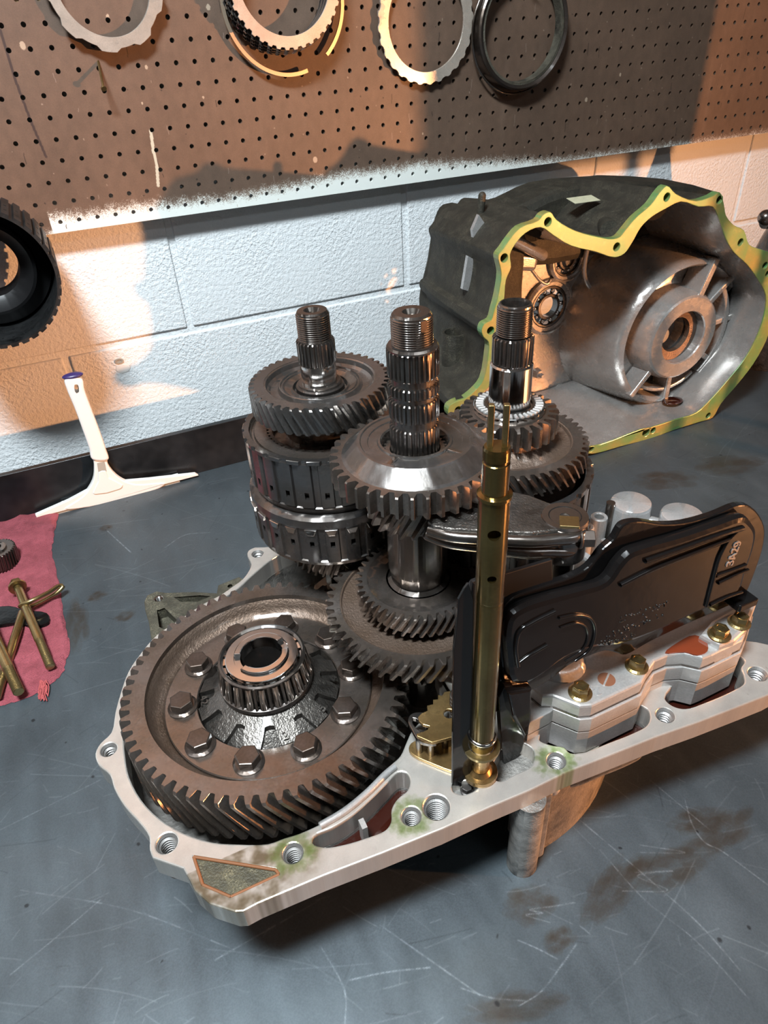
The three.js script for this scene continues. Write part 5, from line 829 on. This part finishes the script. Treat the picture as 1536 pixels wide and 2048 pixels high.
// ------------------------------------------------------------------ squeegee leaning on the upstand
{
  const z = 0.15, t = thing('squeegee', 'white plastic squeegee standing on its blade against the bench upstand', 'squeegee');
  const head = smooth(WP([[128, 1016], [165, 990], [185, 960], [188, 930], [186, 905], [212, 905], [216, 928], [240, 955], [270, 966], [330, 964], [320, 974], [262, 992], [200, 1008]], z), 4);
  mesh('head', panel(head, z - 0.006, z + 0.004, { bev: 0.002 }), M.white, t);
  const hole = smooth(WP([[144, 764], [151, 761], [159, 764], [161, 783], [152, 787], [145, 781]], z), 4);
  mesh('handle', panel(smooth(WP([[129, 758], [145, 751], [164, 757], [169, 778], [186, 825], [201, 865], [212, 898], [216, 916], [184, 916], [178, 895], [164, 855], [148, 812], [133, 776]], z), 4), z - 0.007, z + 0.007, { holes: [hole], bev: 0.003 }), M.white, t);
  const cp = WP([[146, 754]], z)[0]; mesh('cap', new THREE.SphereGeometry(0.0125, 20, 12).scale(1.12, 0.32, 0.62).translate(cp[0], cp[1] + 0.002, z), M.purple, t, { label: 'dark purple end cap' });
  mesh('grip_inset', panel(smooth(WP([[197, 944], [211, 941], [217, 955], [245, 970], [240, 977], [190, 988], [186, 985], [197, 962]], z + 0.004), 2), z + 0.003, z + 0.0055, { bev: 0.0008 }), M.white, t);
  mesh('inset_mark', panel(WP([[194, 926], [209, 923], [213, 942], [197, 945]], z + 0.004), z + 0.003, z + 0.0046), M.plastic, t, { label: 'grey inset patch' });
  const a = U(74, 1027, 0), b = U(396, 951, 0);
  mesh('blade_holder', panel([[a.x, 0.004], [a.x, 0.009], [-0.10, 0.019], [-0.07, 0.028], [-0.02, 0.028], [0.02, 0.020], [b.x - 0.004, 0.0085], [b.x, 0.004]], z - 0.0042, z + 0.0029, { bev: 0.001 }), M.white, t);
  mesh('rubber_blade', panel([[a.x + 0.02, 0], [a.x + 0.02, 0.007], [b.x - 0.03, 0.007], [b.x - 0.03, 0]], z - 0.0015, z + 0.001), M.plastic, t);
  const r0 = W(124, 1005, z - 0.008), r1 = W(356, 949, z - 0.008); mesh('wire_bar', rod(V(r0.x, r0.y, z - 0.008), V(r1.x, r1.y, z - 0.008), 0.0022), M.white, t);
}

// ------------------------------------------------------------------ red shop rag and the parts on it
{
  const edge = smooth(UP([[-190, 1075], [-60, 1040], [40, 1026], [100, 1022], [116, 1026], [112, 1050], [106, 1085], [104, 1110], [113, 1140], [120, 1180], [126, 1220], [134, 1262], [140, 1290], [134, 1320], [126, 1345], [110, 1362], [88, 1380], [50, 1398], [0, 1412], [-120, 1420], [-260, 1360]], 0), 5);
  seed = 77; const jag = edge.map(([x, z]) => [x + (rnd() - 0.5) * 0.0022, z + (rnd() - 0.5) * 0.0022]);
  const xs = jag.map(p => p[0]), zs = jag.map(p => p[1]), x0 = Math.min(...xs), x1 = Math.max(...xs), z0 = Math.min(...zs), z1 = Math.max(...zs);
  const inside = (x, z) => { let c = false; for (let i = 0, j = jag.length - 1; i < jag.length; j = i++) { const [xi, zi] = jag[i], [xj, zj] = jag[j]; if ((zi > z) !== (zj > z) && x < (xj - xi) * (z - zi) / (zj - zi) + xi) c = !c; } return c; };
  const hgt = (x, z) => { const f = fbm(x * 18, z * 13, 1.9, 3), e = Math.abs(noise.noise(x * 14 + 3, z * 9, 4.4)); return 0.0035 + 0.0042 * Math.max(0, f + 0.2) + 0.004 * Math.max(0, 0.16 - e) / 0.16; };
  // polar sheet: rows from the middle to the edge
  const cx = (x0 + x1) / 2, cz = (z0 + z1) / 2, P = [], rows = 46, n = jag.length;
  const vert = (r, i) => { const [ex, ez] = jag[i % n], k = r / rows, x = cx + (ex - cx) * k, z = cz + (ez - cz) * k; const ed = Math.min(1, (1 - k) * 14); return [x, r === rows ? 0.0006 : 0.0022 * (1 - ed) + hgt(x, z) * ed, z]; };
  for (let r = 0; r < rows; r++) for (let i = 0; i < n; i++) { const a = vert(r, i), b = vert(r, i + 1), c = vert(r + 1, i + 1), d = vert(r + 1, i); P.push(...a, ...b, ...c, ...a, ...c, ...d); }
  const g = new THREE.BufferGeometry(); g.setAttribute('position', new THREE.Float32BufferAttribute(P, 3)); g.computeVertexNormals();
  const weave = dataTex(256, (u, v) => { const w = 0.5 + 0.22 * Math.sin(u * 201) * Math.sin(v * 201) + 0.5 * perlinTile(u, v, 60, 2.5) + 0.2 * (rnd() - 0.5); return [cl(w), cl(w), cl(w)]; });
  const ragTint = dataTex(256, (u, v) => { const n = 0.5 + 0.5 * perlinTile(u, v, 4, 6.6) + 0.3 * perlinTile(u, v, 12, 1.6), s = 0.9 + 0.25 * (rnd() - 0.5); return [cl((0.50 + 0.2 * n) * s), cl((0.22 + 0.14 * n) * s), cl((0.255 + 0.15 * n) * s)]; }, true);
  const rag = thing('shop_rag', 'crumpled red shop rag lying on the bench below the squeegee', 'rag');
  mesh('cloth', toCreasedNormals(g, 1.5), std(C3(0.95, 0.9, 0.9), 0, 0.95, { map: ragTint, bumpMap: weave, bumpScale: 0.0012, side: THREE.DoubleSide }), rag, { uv: 12 });
  const tf = []; for (let k = 0; k < 26; k++) { const b = U(86 + (rnd() - 0.5) * 14, 1360 + rnd() * 10, 0.006), e = U(86 + (rnd() - 0.5) * 22, 1385 + rnd() * 18, 0.002), m = b.clone().lerp(e, 0.5).add(V((rnd() - 0.5) * 0.006, 0.003 * rnd(), (rnd() - 0.5) * 0.004)); tf.push(tube([b, m, e], 0.0006, 8, 5)); }
  mesh('frayed_threads', tf, std(C3(0.36, 0.07, 0.07), 0, 0.9), rag, { kind: 'stuff' });
  const lift = 0.012;
  // long bolts
  const bolt = (name, label, a, b, ha, hb, r, head, tl) => {
    const t = thing(name, label, 'bolt', null), A = U(a[0], a[1], ha), B = U(b[0], b[1], hb), d = B.clone().sub(A), L = d.length();
    const grp = new THREE.Group(); const parts = [];
    const put = (nm, geo, mat) => { geo = join(Array.isArray(geo) ? geo : [geo]); geo.applyQuaternion(new THREE.Quaternion().setFromUnitVectors(V(0, 1, 0), d.clone().normalize())); geo.translate(A.x, A.y, A.z); mesh(nm, geo, mat, t); };
    put('shank', lathe([[0, 0], [r, 0], [r, L - tl], [r * 0.86, L - tl + 0.002], [0, L - tl + 0.002]], 24), M.zinc);
    put('thread', thread(r * 0.98, L - tl, L, 0.0021, 0.0011, 24, true), M.zinc);
    if (head) put('head', [lathe([[0, -0.001], [r * 2.0, -0.001], [r * 2.1, -0.003], [r * 1.7, -0.0045], [0, -0.0045]], 28), extr(Array.from({ length: 6 }, (_, i) => [r * 1.55 * Math.cos(i * Math.PI / 3), r * 1.55 * Math.sin(i * Math.PI / 3)]), [], 0.009, 0.0008).rotateX(Math.PI / 2).translate(0, -0.0035, 0)], M.zinc);
    return t;
  };
  bolt('long_bolt', 'yellow zinc long bolt with flanged hex head on the red rag', [36, 1176], [101, 1334], 0.02, 0.012, 0.0052, true, 0.05);
  bolt('long_bolt', 'olive coloured bolt shank crossing under the bright one on the rag', [46, 1225], [-8, 1396], 0.011, 0.010, 0.0052, false, 0.04);
  bolt('long_bolt', 'shiny pale bolt whose threads end near the rag hem', [-40, 1210], [38, 1384], 0.022, 0.016, 0.0062, false, 0.042);
  const wr = U(85, 1190, 0.018), t2 = thing('lifting_eye', 'bent brass coloured ring threaded over the flanged bolt', 'ring');
  mesh('ring', tube([U(40, 1212, 0.02), U(62, 1202, 0.024), U(95, 1186, 0.022), U(118, 1172, 0.018), U(126, 1172, 0.016), U(118, 1182, 0.013), U(96, 1196, 0.012), U(62, 1212, 0.013)], 0.0028, 70, 8, true), M.zinc, t2);
  const t3 = thing('black_clip', 'black bent spring clip lying under the bolts on the rag', 'clip');
  mesh('clip', slab(smooth(UP([[-20, 1218], [20, 1212], [50, 1220], [94, 1226], [98, 1244], [70, 1252], [30, 1246], [-20, 1250]], 0.009), 3), 0.004, 0.0095, { bev: 0.001 }), M.black, t3);
  const t4 = thing('small_gear', 'small dark gear lying on the red rag near the squeegee', 'gear'), gp = U(-8, 1098, 0.03); t4.position.set(gp.x, 0, gp.z);
  mesh('toothed_rim', teeth(34, 0.0235, 0.0208, 0.012, 0.006, 0.03, 0.15, { ch: 0.0006 }), M.bolt, t4); mesh('hub', lathe([[0.007, 0.006], [0.013, 0.006], [0.013, 0.032], [0.0075, 0.033], [0.007, 0.03], [0.007, 0.006]], 40), M.shaft, t4);
}

{ // old anchor hole in the block wall
  const c = W(238, 722, WZ), t = thing('wall_anchor', 'old grey wall plug in the white block wall above the squeegee', 'wall plug');
  mesh('plug', lathe([[0.0022, 0], [0.006, 0], [0.0055, 0.0022], [0.0030, 0.0016], [0.0022, 0.0005], [0, 0.0005]], 14, 0.4).rotateX(Math.PI / 2).scale(1.3, 0.8, 1).translate(c.x, c.y, WZ - 0.0003), M.plastic, t);
  mesh('filler', new THREE.SphereGeometry(0.012, 16, 8).scale(1, 0.7, 0.1).translate(c.x + 0.003, c.y - 0.014, WZ), M.white, t);
}
{ // tool cabinet on the right end of the bench, outside the picture, shading the board from the work lamp
  const t = thing('tool_cabinet', 'grey steel tool cabinet on the right end of the workbench', 'cabinet');
  mesh('body', box(1.18, 1.40, 0.29, 0.92, 0.86, 1.0, 0.004), M.shopWall, t);
  for (const [x, z] of [[1.19, 0.87], [1.39, 0.87], [1.19, 0.99], [1.39, 0.99]]) mesh('leg', box(x - 0.006, x + 0.006, 0, 0.292, z - 0.006, z + 0.006), M.dark, t);
  for (let k = 0; k < 4; k++) { const d = mesh('drawer', box(1.19, 1.39, 0.31 + k * 0.15, 0.44 + k * 0.15, 1.0, 1.008, 0.002), M.shopWall, t); mesh('handle', rod(V(1.24, 0.40 + k * 0.15, 1.016), V(1.34, 0.40 + k * 0.15, 1.016), 0.004), M.shaft, d); }
}
scene.traverse(o => { if (o.isMesh) { o.castShadow = true; o.receiveShadow = true; } });
renderer.render(scene, camera);
